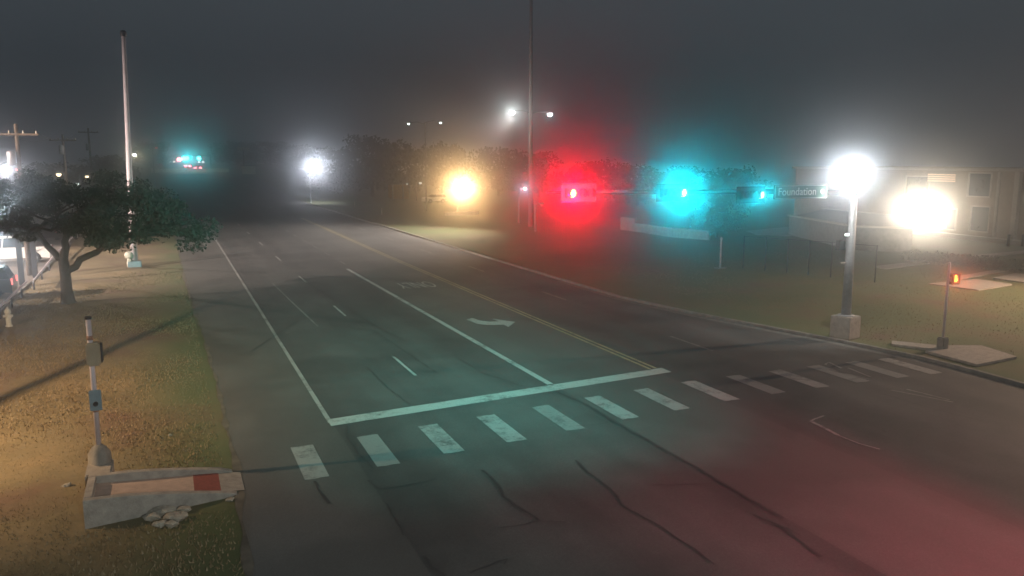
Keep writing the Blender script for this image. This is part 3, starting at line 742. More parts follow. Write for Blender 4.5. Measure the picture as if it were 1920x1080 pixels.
XS = [-2.0, -1.2, -0.4, 0.3, 0.85, 1.12]
wseg(XS, [0.60, 0.52, 0.38, 0.23, 0.1, 0.03], 18.32, 18.5)
w1.build('side_wall', M['conc'], ramp, bevel=0.012)
w1 = MB(); ramp_sk = 1.0
wseg(XS, [0.60, 0.54, 0.42, 0.28, 0.16, 0.05], 19.72, 19.9)
w1.build('side_wall', M['conc'], ramp, bevel=0.012)
MB().box((-1.915, 19.11, 0.225), (0.17, 1.21, 0.75), b=0.012).build('end_wall', M['conc'], ramp)
MB().raw([(-1.83, 18.53, 0.42), (0.2, 18.87, 0.17), (0.2, 20.09, 0.17), (-1.83, 19.75, 0.42)], [(0, 1, 2, 3)]).build('ramp_floor', mat('pinkish concrete', (0.42, 0.31, 0.25), 0.9, 0, 0.15, 5, 0.3, 30), ramp)
MB().raw([(0.2, 18.87, 0.17), (0.78, 18.97, 0.09), (0.78, 20.19, 0.09), (0.2, 20.09, 0.17)], [(0, 1, 2, 3)]).build('tactile_strip', M['tactile'], ramp)
MB().raw([(0.78, 18.97, 0.09), (1.3, 19.05, 0.012), (1.3, 20.27, 0.012), (0.78, 20.19, 0.09)], [(0, 1, 2, 3)]).build('landing', M['conc'], ramp)
MB().box((-1.82, 20.5, 0.22), (0.55, 1.05, 0.66), b=0.03).build('pole_footing', M['conc'], ramp)

def rock(loc, r, seed, label, squash=0.5, group=None):
    bm = bmesh.new(); bmesh.ops.create_icosphere(bm, subdivisions=3, radius=1)
    rg = random.Random(seed); ax = [Vector((rg.gauss(0, 1), rg.gauss(0, 1), rg.gauss(0, 1))).normalized() for _ in range(9)]; cut = [rg.uniform(.55, .9) for _ in ax]
    for v in bm.verts:
        for a_, c_ in zip(ax, cut):
            d = v.co.dot(a_)
            if d > c_: v.co -= a_ * (d - c_)
        v.co *= 1 + 0.05 * math.sin(v.co.x * 11 + v.co.y * 7)
        v.co = Vector((v.co.x * r[0], v.co.y * r[1], v.co.z * r[2]))
    mb = MB().raw([v.co.copy() for v in bm.verts], [[v.index for v in f.verts] for f in bm.faces]); bm.free()
    o = mb.build('rock', M['rock']); o.location = loc; tag(o, label, 'rock', group); return o
rk = [(285, 972, .2, .14, .12, 'leftmost pale chunk of the broken concrete heap below the ramp'), (305, 962, .3, .2, .15, 'large flat chunk at the top of the broken concrete heap below the ramp'),
      (330, 972, .26, .2, .14, 'large grey chunk at the right of the broken concrete heap below the ramp'), (300, 984, .16, .12, .09, 'small pale chunk at the foot of the broken concrete heap below the ramp'),
      (345, 958, .16, .11, .1, 'small chunk touching the ramp wall above the broken concrete heap'), (322, 985, .17, .12, .08, 'flat chunk at the lower right of the broken concrete heap')]
for i, (a, b, r1, r2, r3, lb) in enumerate(rk):
    p = G(a, b); rock((p.x, p.y, r3 * 0.3), (r1, r2, r3), 50 + i, lb, group='broken concrete heap beside the ramp')
p = G(126, 912); rock((p.x, p.y, 0.03), (.14, .08, .08), 71, 'small pale stone in the grass left of the ramp')
p = G(319, 817); rock((p.x, p.y, 0.02), (.06, .04, .04), 72, 'tiny white stone in the grass right of the push button pole')
p = G(432, 938); rock((p.x, p.y, 0.02), (.12, .08, .05), 73, 'broken lump of kerb at the pavement edge below the ramp')

# ------------------------------------------------------------------ left side: tall pole, lot, rail, vehicles
sp = G(248, 500)
tall = thing('tall_pole', 'tall pale tapered steel pole rising behind the oak, with a capped top', 'pole', (-2.35, 64.7, 0))
topz = at(231, 60, 64.7)
MB().tube([(0, 0, 0.1), (0.02, 0, 4), (topz.x + 2.35, 0, topz.z - 0.25)], [0.25, 0.2, 0.13], 18).build('shaft', M['pale_steel'], tall)
MB().lathe([(0.2, topz.z - 0.3), (0.22, topz.z - 0.12), (0.2, topz.z + 0.05), (0.1, topz.z + 0.12), (0, topz.z + 0.13)], 16, (topz.x + 2.35, 0, 0)).build('cap', M['dark_metal'], tall)
MB().box((0, 0, 0.15), (0.9, 0.9, 0.5), b=0.04).build('footing', M['blue_grey'], tall)
wb = thing('valve_riser', 'squat white valve riser at the foot of the tall pale steel pole', 'riser', (G(244, 500).x, G(244, 500).y, 0))
MB().lathe([(0.0, 0), (0.2, 0), (0.2, 0.35), (0.16, 0.45), (0.16, 0.6)], 14).build('pipe', M['hydrant'], wb)
MB().lathe([(0.16, 0.6), (0.3, 0.66), (0.33, 0.9), (0.22, 1.08), (0, 1.14)], 14).build('head', M['hydrant'], wb)
MB().tube([(0, 0, 0.5), (-0.0, -0.35, 0.5)], 0.1, 10).build('outlet', M['hydrant'], wb)

lot = sheet('parking_lot', [[(-60, 30), (-8.15, 42), (-8.3, 100), (-60, 100)]], 0.05, mat('lot paving', (0.16, 0.14, 0.12), 0.85, 0, 0.25, 0.8, 0.2, 30), thick=0.1)
rail = thing('guard_rail', 'low pale pipe rail between the parking lot and the left verge', 'guard rail', (0, 0, 0))
MB().tube([(-7.75, 40, 0.62), (-7.8, 47, 0.6), (-7.85, 54.6, 0.58)], 0.06, 8).build('top_rail', M['pale_steel'], rail)
MB().tube([(-7.6, 55.2, 0.5), (-8.0, 70, 0.58), (-8.25, 92, 0.6)], 0.06, 8).build('top_rail', M['pale_steel'], rail)
for i, y_ in enumerate((42, 45.5, 49, 52.5, 55.4, 60, 65, 70, 76, 82, 90)):
    x_ = float(np.interp(y_, [40, 54.6, 55.2, 70, 92], [-7.75, -7.85, -7.6, -8.0, -8.25]))
    MB().tube([(x_, y_, -0.1), (x_, y_, 0.56)], 0.05, 8).build('post', M['dark_metal'], rail)
for i, (a, b, hgt, lb) in enumerate(((67, 522, 2.5, 'dark square post in front of the white pickup bed'), (42, 536, 3.0, 'taller dark square post left of the other, in front of the white pickup cab'))):
    p = G(a, b); t = thing('post', lb, 'post', (p.x, p.y, 0), group='dark posts beside the parking lot rail')
    MB().box((0, 0, hgt / 2), (0.3, 0.2, hgt), b=0.01).build('shaft', M['dark_metal'], t); MB().box((0, 0, hgt + 0.03), (0.36, 0.26, 0.06), b=0.01).build('cap', M['dark_metal'], t)

hyd = thing('fire_hydrant', 'pale fire hydrant in the grass at the left edge by the rail', 'hydrant', tuple(G(17, 612)))
MB().lathe([(0.16, 0), (0.16, 0.05), (0.11, 0.06), (0.11, 0.62), (0.14, 0.64), (0.14, 0.68)], 14).build('barrel', M['hydrant'], hyd)
MB().lathe([(0.14, 0.68), (0.13, 0.76), (0.08, 0.84), (0.03, 0.86), (0.03, 0.93), (0, 0.93)], 14).build('bonnet', M['hydrant'], hyd)
MB().tube([(-0.2, 0, 0.5), (0.2, 0, 0.5)], 0.06, 10).build('outlet', M['hydrant'], hyd)
MB().tube([(0, 0, 0.46), (0.1, -0.22, 0.46)], 0.08, 10).build('outlet', M['hydrant'], hyd)

def wheel(parent, x, y, r=0.38, w=0.24):
    o = MB().tube([(x, y - w / 2, r), (x, y - w / 2 + 0.03, r), (x, y + w / 2 - 0.03, r), (x, y + w / 2, r)], [r - 0.03, r, r, r - 0.03], 24).build('wheel', M['rubber'], parent)
    s = -1 if y < 0 else 1
    MB().tube([(x, y + s * (w / 2 - 0.02), r), (x, y + s * (w / 2 + 0.012), r)], [r * 0.62, r * 0.58], 20).build('rim', M['rim'], o)
    return o
def arch_profile(prof_top, x0, x1, wheels, zb=0.32, r=0.46):
    """closed side profile: bottom with wheel arches from x0 to x1, then the given top from right to left"""
    pts = [(x0, zb)]
    for wx in wheels:
        for k in range(9):
            a = math.pi - math.pi * k / 8
            pts.append((wx + r * math.cos(a), max(zb, 0.38 + r * math.sin(a))))
    pts.append((x1, zb)); return pts + prof_top
def concave_extrude(prof, y0, y1):
    n = len(prof); bm = bmesh.new(); a = [bm.verts.new((p[0], y0, p[1])) for p in prof]; b = [bm.verts.new((p[0], y1, p[1])) for p in prof]
    f1 = bm.faces.new(a); f2 = bm.faces.new(list(reversed(b)))
    for k in range(n): bm.faces.new((a[(k + 1) % n], a[k], b[k], b[(k + 1) % n]))
    bmesh.ops.triangulate(bm, faces=[f1, f2]); bm.verts.index_update()
    mb = MB().raw([v.co.copy() for v in bm.verts], [[v.index for v in f.verts] for f in bm.faces]); bm.free(); return mb
def pickup(label, loc, rz, paint):
    t = thing('pickup_truck', label, 'pickup truck', loc, rz)
    # x forward; bed behind
    top = [(2.75, 0.5), (2.8, 0.85), (2.65, 1.08), (1.35, 1.2), (-2.85, 1.18), (-2.9, 0.6)]
    concave_extrude(arch_profile(top, -2.9, 2.75, (-1.85, 1.8)), -0.97, 0.97).build('body', paint, t, bevel=0.04)
    cab = MB().raw([(1.35, -.9, 1.2), (1.35, .9, 1.2), (0.6, .74, 1.88), (0.6, -.74, 1.88), (-0.95, -.9, 1.2), (-0.95, .9, 1.2), (-0.75, .76, 1.9), (-0.75, -.76, 1.9)], [(0, 1, 2, 3), (5, 4, 7, 6), (0, 3, 7, 4), (1, 5, 6, 2), (3, 2, 6, 7)])
    cab.build('cab', M['glass'], t, bevel=0.03)
    rf = MB().box((-0.08, 0, 1.9), (1.42, 1.54, 0.07), b=0.03)
    for s in (-1, 1): rf.tube([(0.2, s * .9, 1.19), (0.1, s * .765, 1.88)], 0.05, 6)
    rf.build('roof', paint, t)
    MB().box((-1.9, 0, 1.2), (1.8, 1.5, 0.02)).build('bed_floor', M['dark_metal'], t)
    MB().box((-2.95, 0, 0.55), (0.16, 1.9, 0.2), b=0.03).build('bumper', M['rim'], t)
    MB().box((2.82, 0, 0.55), (0.14, 1.9, 0.22), b=0.03).build('bumper', M['rim'], t)
    for s in (-1, 1):
        MB().box((-2.89, s * .9, 0.98), (0.06, 0.14, 0.3), b=0.01).build('tail_light', M['dim_red'] if False else mat('red plastic', (0.3, 0.02, 0.02), .3, 0, .1), t)
        MB().box((2.74, s * .75, 0.92), (0.08, 0.3, 0.18), b=0.02).build('headlight', M['rim'], t)
        for wx in (-1.85, 1.8): wheel(t, wx, s * .86)
    return t
def suv(name, label, cat, loc, rz, paint, Lx=4.7, h=1.75, group=None, tail=None):
    t = thing(name, label, cat, loc, rz, group); L = Lx / 2
    top = [(L - .05, 0.5), (L, 0.8), (L - .15, 1.0), (L * .45, 1.1), (-L + .05, 1.12), (-L, 0.7)]
    concave_extrude(arch_profile(top, -L, L - .05, (-L * .6, L * .6), r=.44), -0.93, 0.93).build('body', paint, t, bevel=0.05)
    MB().raw([(L * .45, -.86, 1.1), (L * .45, .86, 1.1), (L * .1, .7, h - .05), (L * .1, -.7, h - .05), (-L + .1, -.86, 1.12), (-L + .1, .86, 1.12), (-L + .35, .7, h - .05), (-L + .35, -.7, h - .05)], [(0, 1, 2, 3), (5, 4, 7, 6), (0, 3, 7, 4), (1, 5, 6, 2), (3, 2, 6, 7)]).build('windows', M['glass'], t, bevel=0.03)
    rf = MB().box(((-L * .9 + .35) / 2 + .1, 0, h - .03), (L * 1.0, 1.42, 0.08), b=0.03)
    for s in (-1, 1):
        rf.tube([(-0.1, s * .865, 1.1), (-0.1, s * .715, h - .04)], 0.04, 6)
        rf.tube([(-L * .62, s * .865, 1.1), (-L * .62, s * .715, h - .04)], 0.05, 6)
    rf.build('roof', paint, t)
    for s in (-1, 1):
        MB().box((-L - .0, s * .8, 0.95), (0.07, 0.16, 0.34), b=0.01).build('tail_light', tail or mat('red plastic', (0.3, 0.02, 0.02), .3, 0, .1), t)
        MB().box((L - .02, s * .7, 0.8), (0.08, 0.32, 0.16), b=0.02).build('headlight', M['rim'], t)
        for wx in (-L * .6, L * .6): wheel(t, wx, s * .82)
    return t
pickup('white pickup truck parked side-on behind the oak trunk in the lot', (-11.2, 70.6, 0.05), math.pi, M['white_paint'])
suv('parked_suv', 'silver blue van-like car parked at the left edge nearest the rail', 'car', (-11.3, 48.8, 0.05), math.pi, M['silver_paint'], 4.9, 2.0)
suv('parked_car', 'dark car with one lit red tail light parked behind the silver blue one', 'car', (-10.45, 52.6, 0.05), math.pi, M['dark_paint'], 4.6, 1.75, tail=M['dim_red'])
rowc = suv('parked_car', 'dark car in the row under the oak crown, leftmost in view', 'car', (0, 0, 0), math.pi / 2, M['dark_paint'], 4.6, 1.6, group='parked cars in the row beyond the white pickup')
for i, (px, lb) in enumerate(((22, 'dark car in the row beyond the white pickup, leftmost in view'), (58, 'dark car in the row beyond the white pickup, second from the left'), (93, 'dark car in the row beyond the white pickup, third from the left'), (127, 'dark car in the row beyond the white pickup, nearest the oak trunk'))):
    o = rowc if i == 0 else dup(rowc, (0, 0, 0), label=lb)
    o['label'] = lb; p = at(px, 440, 90); o.location = (p.x, 90, 0.05)

# utility poles
def util(px, Y, top_py, cross_py, tr_px, tr_py, label, cw=2.5, low=None):
    p = at(px, top_py, Y); t = thing('utility_pole', label, 'utility pole', (p.x, Y, 0), group='wooden utility poles beyond the parking lot')
    MB().tube([(0, 0, -0.1), (0, 0, p.z)], [0.17, 0.11], 10).build('pole', M['wood'], t)
    zc = at(px, cross_py, Y).z
    arm = MB().box((0, -0.12, zc), (cw, 0.1, 0.13)).build('crossarm', M['wood'], t)
    for k in (-1, -0.35, 0.35, 1):
        MB().lathe([(0.05, 0), (0.06, 0.06), (0.03, 0.12), (0.05, 0.16), (0, 0.2)], 8, (k * cw * 0.46, -0.12, zc + 0.06)).build('insulator', M['stucco_trim'], arm)
    q = at(tr_px, tr_py, Y)
    MB().lathe([(0, -0.45), (0.24, -0.45), (0.25, 0.4), (0.2, 0.47), (0, 0.5)], 14, (q.x - p.x, -0.32, q.z)).build('transformer', M['steel'], t)
    return t
util(29, 62, 232, 252, 23, 297, 'utility pole at the far left edge with a brightly lit crossarm', 2.5)
util(117, 98, 252, 263, 116, 281, 'middle utility pole with a transformer, a yellow lamp below it', 2.5)
util(165, 125, 240, 248, 165, 276, 'rightmost of the three utility poles, left of the tall steel pole', 2.4)
wr = MB()
for Y0, X0, z0, Y1, X1, z1 in ((62, at(29, 252, 62).x, at(29, 252, 62).z, 98, at(117, 263, 98).x, at(117, 263, 98).z), (98, at(117, 263, 98).x, at(117, 263, 98).z, 125, at(165, 248, 125).x, at(165, 248, 125).z)):
    for k in (-1.1, 1.1):
        wr.tube([(X0 + k + (X1 - X0) * t_ / 8, Y0 + (Y1 - Y0) * t_ / 8, z0 + 0.2 + (z1 - z0) * t_ / 8 - 0.5 * math.sin(math.pi * t_ / 8)) for t_ in range(9)], 0.012, 5)
tag(wr.build('power_lines', M['dark_metal']), 'thin power lines strung between the utility poles', 'cable')

# ------------------------------------------------------------------ lamp posts
def lamp_post(px, py, Y, label, m, size=0.22, glare=0, col=(1, 1, 1), cone=40, down=0, dcol=None, arm=0.8, group='lamp posts in the background', radius=0.15, name='lamp_post', two=None, pole_px=None, height=None):
    p = at(px, py, Y); bx = at(pole_px, py, Y).x if pole_px else p.x - arm
    t = thing(name, label, 'street lamp', (bx, Y, 0), group=group)
    ht = height or p.z + 0.25
    MB().tube([(0, 0, -0.1), (0, 0, ht)], [0.26, 0.16] if ht > 20 else [0.13, 0.08], 10).build('pole', M['steel'] if ht > 20 else M['steel'], t)
    heads = [p] + ([at(two[0], two[1], Y)] if two else [])
    for q in heads:
        dx = q.x - bx
        MB().tube([(0, 0, q.z + 0.0), (dx * .5, 0, q.z + 0.28), (dx, 0, q.z + 0.17)], 0.045, 8).build('arm', M['steel'], t)
        hd_ = MB().box((dx, 0, q.z + 0.14), (0.6, 0.34, 0.14), b=0.04).build('lamp_head', M['steel'], t)
        MB().lathe([(0.0, -size * .9), (size * .6, -size * .7), (size, -size * .1), (size * .9, 0.08)], 14, (dx, 0, q.z)).build('lamp_lens', m, hd_)
    if glare: lamp(t, 'SPOT', p + Vector((0, 0, -0.05)) + (CAMP - p).normalized() * (size + 0.35), CAMP, col, glare, cone, 0.85, radius)
    if down: lamp(t, 'SPOT', p + Vector((0, 0, -size - 0.1)), p + Vector((0, 0, -10)), dcol or col, down, 115, 0.6, 0.1)
    return t
lamp_post(867, 353, 112, 'short lamp post with a blazing orange sodium lamp', M['warm_lamp'], 0.5, P_ORANGE, (1.0, 0.6, 0.24), 24, 9000, (1.0, 0.6, 0.25), radius=0.3)
lamp_post(589, 312, 150, 'lamp post with a round white floodlight left of the dark trees', M['white_lamp'], 1.35, P_FLOOD, (0.85, 0.9, 1.0), 24, 5000, radius=0.4)
lamp_post(766, 232, 120, 'twin-arm lamp post with two small pale lamps above the ochre container', M['green_white_lamp'], 0.2, 0, two=(826, 230), pole_px=797)
lamp_post(960, 211, 86, 'steel lamp mast, its upper shaft added for a streak of light, carrying twin lamps, the left one glaring white', M['white_lamp'], 0.32, P_TWIN, (0.92, 1.0, 0.92), 30, 1200, radius=0.15, two=(1031, 214), pole_px=995, height=34, name='lamp_mast')  # shaft above the lamps is added, standing in for a lens streak
lamp_post(984, 353, 92, 'small violet white lamp left of the red traffic light', M['white_lamp'], 0.16, P_SMALL, (0.85, 0.8, 1.0), 30, 0, radius=0.08)
lamp_post(10, 319, 85, 'white lamp at the left edge under the first utility pole', M['white_lamp'], 0.22, 500, (0.9, 0.92, 1.0), 30, 0, radius=0.08)
lamp_post(110, 327, 97.2, 'yellow lamp on a curved bracket below the middle utility pole', M['dim_warm'], 0.25, 0, (1.0, 0.65, 0.3), 30, 200, pole_px=121, height=5.2)
lamp_post(252, 290, 140, 'yellowish lamp just right of the tall pale steel pole', M['white_lamp'], 0.26, 130, (1.0, 0.9, 0.5), 30, 0, radius=0.08)
lamp_post(788, 343, 150, 'small pale lamp between the ochre container and the hatchback', M['dim_white'], 0.25)
lamp_post(763, 345, 152, 'dim small lamp on top right of the ochre container', M['dim_white'], 0.15)
lamp_post(1016, 384, 80, 'small pink lamp low beside the red traffic light', mat('pink lens', (0.6, 0.3, 0.3), .5, 0, .1), 0.2, height=3.4)
lamp_post(458, 296, 330, 'distant small white lamp over the road end', M['dim_white'], 0.4)
lamp_post(505, 297, 320, 'distant faint white lamp left of the floodlight', M['dim_white'], 0.3)
for i, (px, py, Y, s, m_, lb) in enumerate(((163, 331, 110, .2, 'dim_warm', 'tiny warm lamp under the crossarm of the right utility pole'), (80, 334, 100, .28, 'dim_warm', 'small warm lamp between the left and middle utility poles'), (145, 345, 115, .18, 'dim_white', 'tiny white lamp right of the yellow bracket lamp'), (293, 277, 200, .25, 'dim_red', 'small red beacon right of the tall steel pole'), (31, 318, 90, .12, 'dim_red', 'faint red lamp right of the left edge lamp'))):
    lamp_post(px, py, Y, lb, M[m_], s)

# ------------------------------------------------------------------ far intersection
def far_signal(px, py, Y, m_, label):
    p = at(px, py, Y); t = thing('traffic_light', label, 'traffic light', (p.x, Y, p.z), group='traffic lights at the distant intersection')
    MB().box((0, 0.2, 0), (1.6, 0.3, 0.9), b=0.05).build('housing', M['black'], t)
    MB().disc((0, -0.02, 0), (0, 1, 0), 0.62, 18, 0.08).build('lens', m_, t)
    MB().box((0, 0.3, 0.4), (0.1, 0.1, 1.0)).build('bracket', M['dark_metal'], t)
    return t
YF = 290
far_signal(336, 299, YF, M['far_red'], 'distant traffic light showing red, leftmost of the far group')
far_signal(345, 297, YF, M['far_green'], 'distant green traffic light immediately right of the red one')
hd = far_signal(351, 296.5, YF, M['far_green'], 'distant green traffic light at the centre of the far group')
lamp(hd, 'SPOT', at(351, 297, YF - 2), CAMP, (0.0, 0.8, 0.9), P_FAR, 14, 0.8, 0.3)
far_signal(373, 297, YF, M['far_green'], 'distant green traffic light, rightmost of the far group')
fp = thing('signal_pole', 'distant dark mast arm carrying the far group of traffic lights', 'signal pole', (at(395, 297, YF).x, YF + 0.8, 0))
MB().tube([(0, 0, 0), (0, 0, 9.6)], 0.25, 8).build('pole', M['dark_metal'], fp)
MB().tube([(0, 0, 9.2), (at(330, 297, YF).x - at(395, 297, YF).x, 0, 9.2)], 0.13, 8).build('mast_arm', M['dark_metal'], fp)
def far_car(px, py, Y, front, label):
    p = at(px, py, Y)
    t = thing('car', label, 'car', (p.x, Y, hz_at(Y) + 0.02), group='cars at the distant intersection')
    MB().box((0, 2.2, 0.75), (1.85, 4.4, 0.8), b=0.12).build('body', M['dark_paint'], t)
    MB().box((0, 2.3, 1.35), (1.6, 2.2, 0.5), b=0.15).build('windows', M['glass'], t)
    for s in (-1, 1):
        MB().box((s * .72, -0.03, 0.85), (0.62, 0.06, 0.42), b=0.02).build('headlight' if front else 'tail_light', M['far_white'] if front else M['far_red'], t)
        for yy in (0.8, 3.6): MB().tube([(s * .9, yy, .34), (s * .7, yy, .34)], .34, 12).build('wheel', M['rubber'], t)
    return t
far_car(352, 312, 285, False, 'distant car with red tail lights under the far traffic lights')
far_car(371, 315, 270, False, 'distant car with red tail lights nearer than the other, right of it')
far_car(322, 302, 330, True, 'distant car with white headlights left of the far traffic lights')
far_car(377, 303, 326, True, 'distant car with pale headlights right of the far traffic lights')
lw = thing('low_wall', 'long pale low wall across the far end of the road', 'wall', (0, 0, 0))
a = at(283, 316, 250); b = at(425, 317, 260)
MB().box(((a.x + b.x) / 2, 252, a.z - 0.6), (b.x - a.x, 0.3, 1.1)).build('wall_panel', mat('lit pale wall', (0.6, 0.57, 0.5), .9, 0, .2, 1), lw)
MB().box(((a.x + b.x) / 2, 252, (a.z - 1.05) / 2), (b.x - a.x - 2, 0.2, max(0.2, a.z - 1.05))).build('wall_base', M['conc_dark'], lw)
sh = thing('roadside_shed', 'small tan shed far off right of the distant traffic lights', 'shed', (at(466, 317, 250).x, 250, 0))
MB().box((0, 0, 3.0), (3.6, 3, 6.0), b=0.05).build('wall', M['stucco_trim'], sh); MB().box((0, 0, 6.1), (4.2, 3.6, 0.25)).build('roof', M['dark_metal'], sh)
bb = thing('billboard', 'pale slanted billboard on a post above the distant trees', 'billboard', (at(456, 279, 260).x, 260, 0))
zb_ = at(456, 279, 260).z
MB().box((0, 0, zb_), (3.6, 0.3, 0.9), rz=0.3).build('panel', M['stucco_trim'], bb); MB().tube([(0, 0.3, 0), (0, 0.3, zb_)], 0.2, 8).build('post', M['dark_metal'], bb)
lamp(lw, 'SPOT', (a.x + 14, 236, 9), (a.x + 12, 252, 2), (1.0, 0.85, 0.6), 3000, 120, 0.7, 0.3)

# ochre container, hatchback, posts across the road
ct = thing('container', 'ochre metal container beside the dark trees across the road', 'container', (at(751, 372, 158).x, 158, 0))
p1 = at(735, 347, 158); p2 = at(767, 373, 158)
MB().box((0, 1.5, (p1.z) / 2), (p2.x - p1.x, 3, p1.z), b=0.03).build('box', M['yellow_box'], ct)
rb = MB()
for k in range(9): rb.box((-(p2.x - p1.x) / 2 + 0.2 + k * (p2.x - p1.x - .4) / 8, -0.03, p1.z / 2), (0.08, 0.06, p1.z - 0.2))
rb.build('ribs', M['yellow_box'], ct)
pst = thing('post', 'pale post standing at the left end of the ochre container', 'post', (p1.x - 0.4, 156, 0))
MB().tube([(0, 0, 0), (0, 0, p1.z)], 0.14, 8).build('shaft', M['stucco_trim'], pst); MB().lathe([(0.18, p1.z), (0.16, p1.z + .1), (0, p1.z + .12)], 8).build('cap', M['stucco_trim'], pst)
suv('parked_car', 'white car lit by the orange lamp beside its left', 'car', (at(814, 368, 140).x, 140, 0.02), math.pi + 0.2, M['white_paint'], 4.3, 1.6)
lamp(None, 'SPOT', (at(812, 350, 134).x, 131, 5), (at(814, 368, 140).x, 140, 0.8), (1, 0.95, 0.85), 0.01, 70, 0.5, 0.2) if False else None
for i, (a, b, hgt, lb) in enumerate(((716, 402, 0.9, 'small pale post at the far kerb below the ochre container'), (665, 388, 1.0, 'small pale post at the far kerb right of the white floodlight'))):
    p = G(a, b); t = thing('marker_post', lb, 'post', (p.x, p.y, 0), group='small kerb posts across the road')
    MB().tube([(0, 0, 0), (0, 0, hgt)], 0.07, 8).build('shaft', M['stucco_trim'], t); MB().lathe([(0.09, hgt), (0.08, hgt + .06), (0, hgt + .08)], 8).build('cap', M['dark_metal'], t)
p = G(1350, 503); t = thing('marker_post', 'white marker post in the grass below the two green traffic lights', 'post', (p.x, p.y, 0))
MB().tube([(0, 0, 0), (0, 0, 2.1)], 0.06, 10).build('shaft', M['pale_steel'], t); MB().lathe([(0.09, 2.1), (0.09, 2.2), (0, 2.24)], 10).build('cap', M['pale_steel'], t)
MB().box((0, 0, 0.03), (0.7, 0.5, 0.08), b=0.01).build('base_slab', M['conc_dark'], t)
# kerb island under the sodium lamp
isl = thing('planter_wall', 'low pale planter wall glowing below the orange sodium lamp', 'wall', (0, 0, 0))
p1 = at(833, 402, 108); p2 = at(897, 402, 108)
MB().box(((p1.x + p2.x) / 2, 108, 0.15), (p2.x - p1.x, 0.3, 0.55), b=0.03).build('wall', M['stucco_trim'], isl)
MB().box(((p1.x + p2.x) / 2, 108, 0.46), (p2.x - p1.x + .1, 0.42, 0.08), b=0.02).build('coping', M['stucco_trim'], isl)

# ------------------------------------------------------------------ right background
bw = thing('low_wall', 'low white wall beyond the verge between the red and green traffic lights', 'wall', (0, 0, 0))
w_ = MB()
pts = [(G(1165, 430, 0)), (G(1192, 434, 0)), (G(1262, 444, 0)), (G(1330, 450, 0))]
for i in range(3):
    a, b = pts[i], pts[i + 1]; d = (b - a); 
    w_.box((a + b) / 2 + Vector((0, 0, 0.4 if i else 0.65)), (d.length, 0.25, 1.0 if i else 1.5), rz=math.atan2(d.y, d.x))
w_.build('wall', M['conc_dark'], bw)
# raised terrace with dark retaining wall
rt = thing('retaining_wall', 'dark retaining wall with a pale rim around the raised terrace left of the signal pole', 'wall', (0, 0, 0))
c0 = G(1478, 440); c1 = G(1600, 468); c2 = G(1700, 470)
p0 = G(1484, 403, 2.1); p1 = G(1500, 414, 2.1); p3 = G(1600, 432, 2.1)
poly = [(p0.x, p0.y), (c0.x, c0.y), (c1.x, c1.y), (c1.x + 3.2, c1.y - 3.2), (c1.x + 14, c1.y + 6), (p0.x + 12, p0.y + 8)]
MB().prism(poly, -0.1, 1.95).build('wall', M['conc_dark'], rt)
rim = MB()
for i in range(len(poly) - 1):
    a = Vector((*poly[i], 2.02)); b = Vector((*poly[i + 1], 2.02)); d = b - a
    rim.box((a + b) / 2, (d.length + 0.2, 0.35, 0.16), rz=math.atan2(d.y, d.x))
rim.build('rim', M['stucco_trim'], rt)
sheet('terrace', [[(x * 0.98 + 1.2, y * 0.98 + 1.0) for x, y in poly]], 2.0, M['conc'])
sheet('driveway', [gp([(1400, 434), (1480, 426), (1560, 420), (1560, 432), (1478, 443), (1420, 441)])], 0.06, M['conc'], thick=0.06)

# two-storey building
BX = 76.8
bd = thing('office_building', 'beige two-storey building with paired dark windows at the right edge', 'building', (BX, 0, 0))
bz = G(1690, 428); y0b, y1b = 40.0, 84.0
topb = HC - 1.1
def wallbox(ya, yb, za, zb, xd=0.3, x=0.15): return (x, (ya + yb) / 2, (za + zb) / 2), (xd, yb - ya, zb - za)
def pyz(px, py):   # point of the facade plane x = BX seen at a pixel
    d = ray(px, py); t_ = BX / d.x; return d.y * t_, HC + d.z * t_
win = [(1818, 324, 1861, 368), (1822, 386, 1858, 433), (1700, 330, 1742, 366), (1760, 390, 1795, 430)]
holes = []
for a, b, c, d in win:
    ya, za = pyz(a, b); yb, _ = pyz(c, b); _, zb = pyz(a, d)
    holes.append((min(ya, yb), max(ya, yb), max(zb, 0.35), za))
ysb = sorted(set([y0b, y1b] + [h[0] for h in holes] + [h[1] for h in holes])); zsb = sorted(set([-0.1, topb] + [h[2] for h in holes] + [h[3] for h in holes]))
wm = MB()
for i in range(len(ysb) - 1):
    for j in range(len(zsb) - 1):
        ym, zm = (ysb[i] + ysb[i + 1]) / 2, (zsb[j] + zsb[j + 1]) / 2
        if any(h[0] < ym < h[1] and h[2] < zm < h[3] for h in holes): continue
        wm.raw([(0, ysb[i], zsb[j]), (0, ysb[i + 1], zsb[j]), (0, ysb[i + 1], zsb[j + 1]), (0, ysb[i], zsb[j + 1])], [(0, 1, 2, 3)])
wm.raw([(0, y0b, -.1), (0, y0b, topb), (16, y0b, topb), (16, y0b, -.1)], [(0, 1, 2, 3)]).raw([(0, y1b, -.1), (0, y1b, topb), (16, y1b, topb), (16, y1b, -.1)], [(0, 1, 2, 3)]).raw([(16, y0b, -.1), (16, y1b, -.1), (16, y1b, topb), (16, y0b, topb)], [(0, 1, 2, 3)])
wm.build('wall', M['stucco'], bd)
MB().box((8, (y0b + y1b) / 2, topb + 0.12), (16.8, y1b - y0b + 0.8, 0.26), b=0.03).build('roof', M['stucco_trim'], bd)
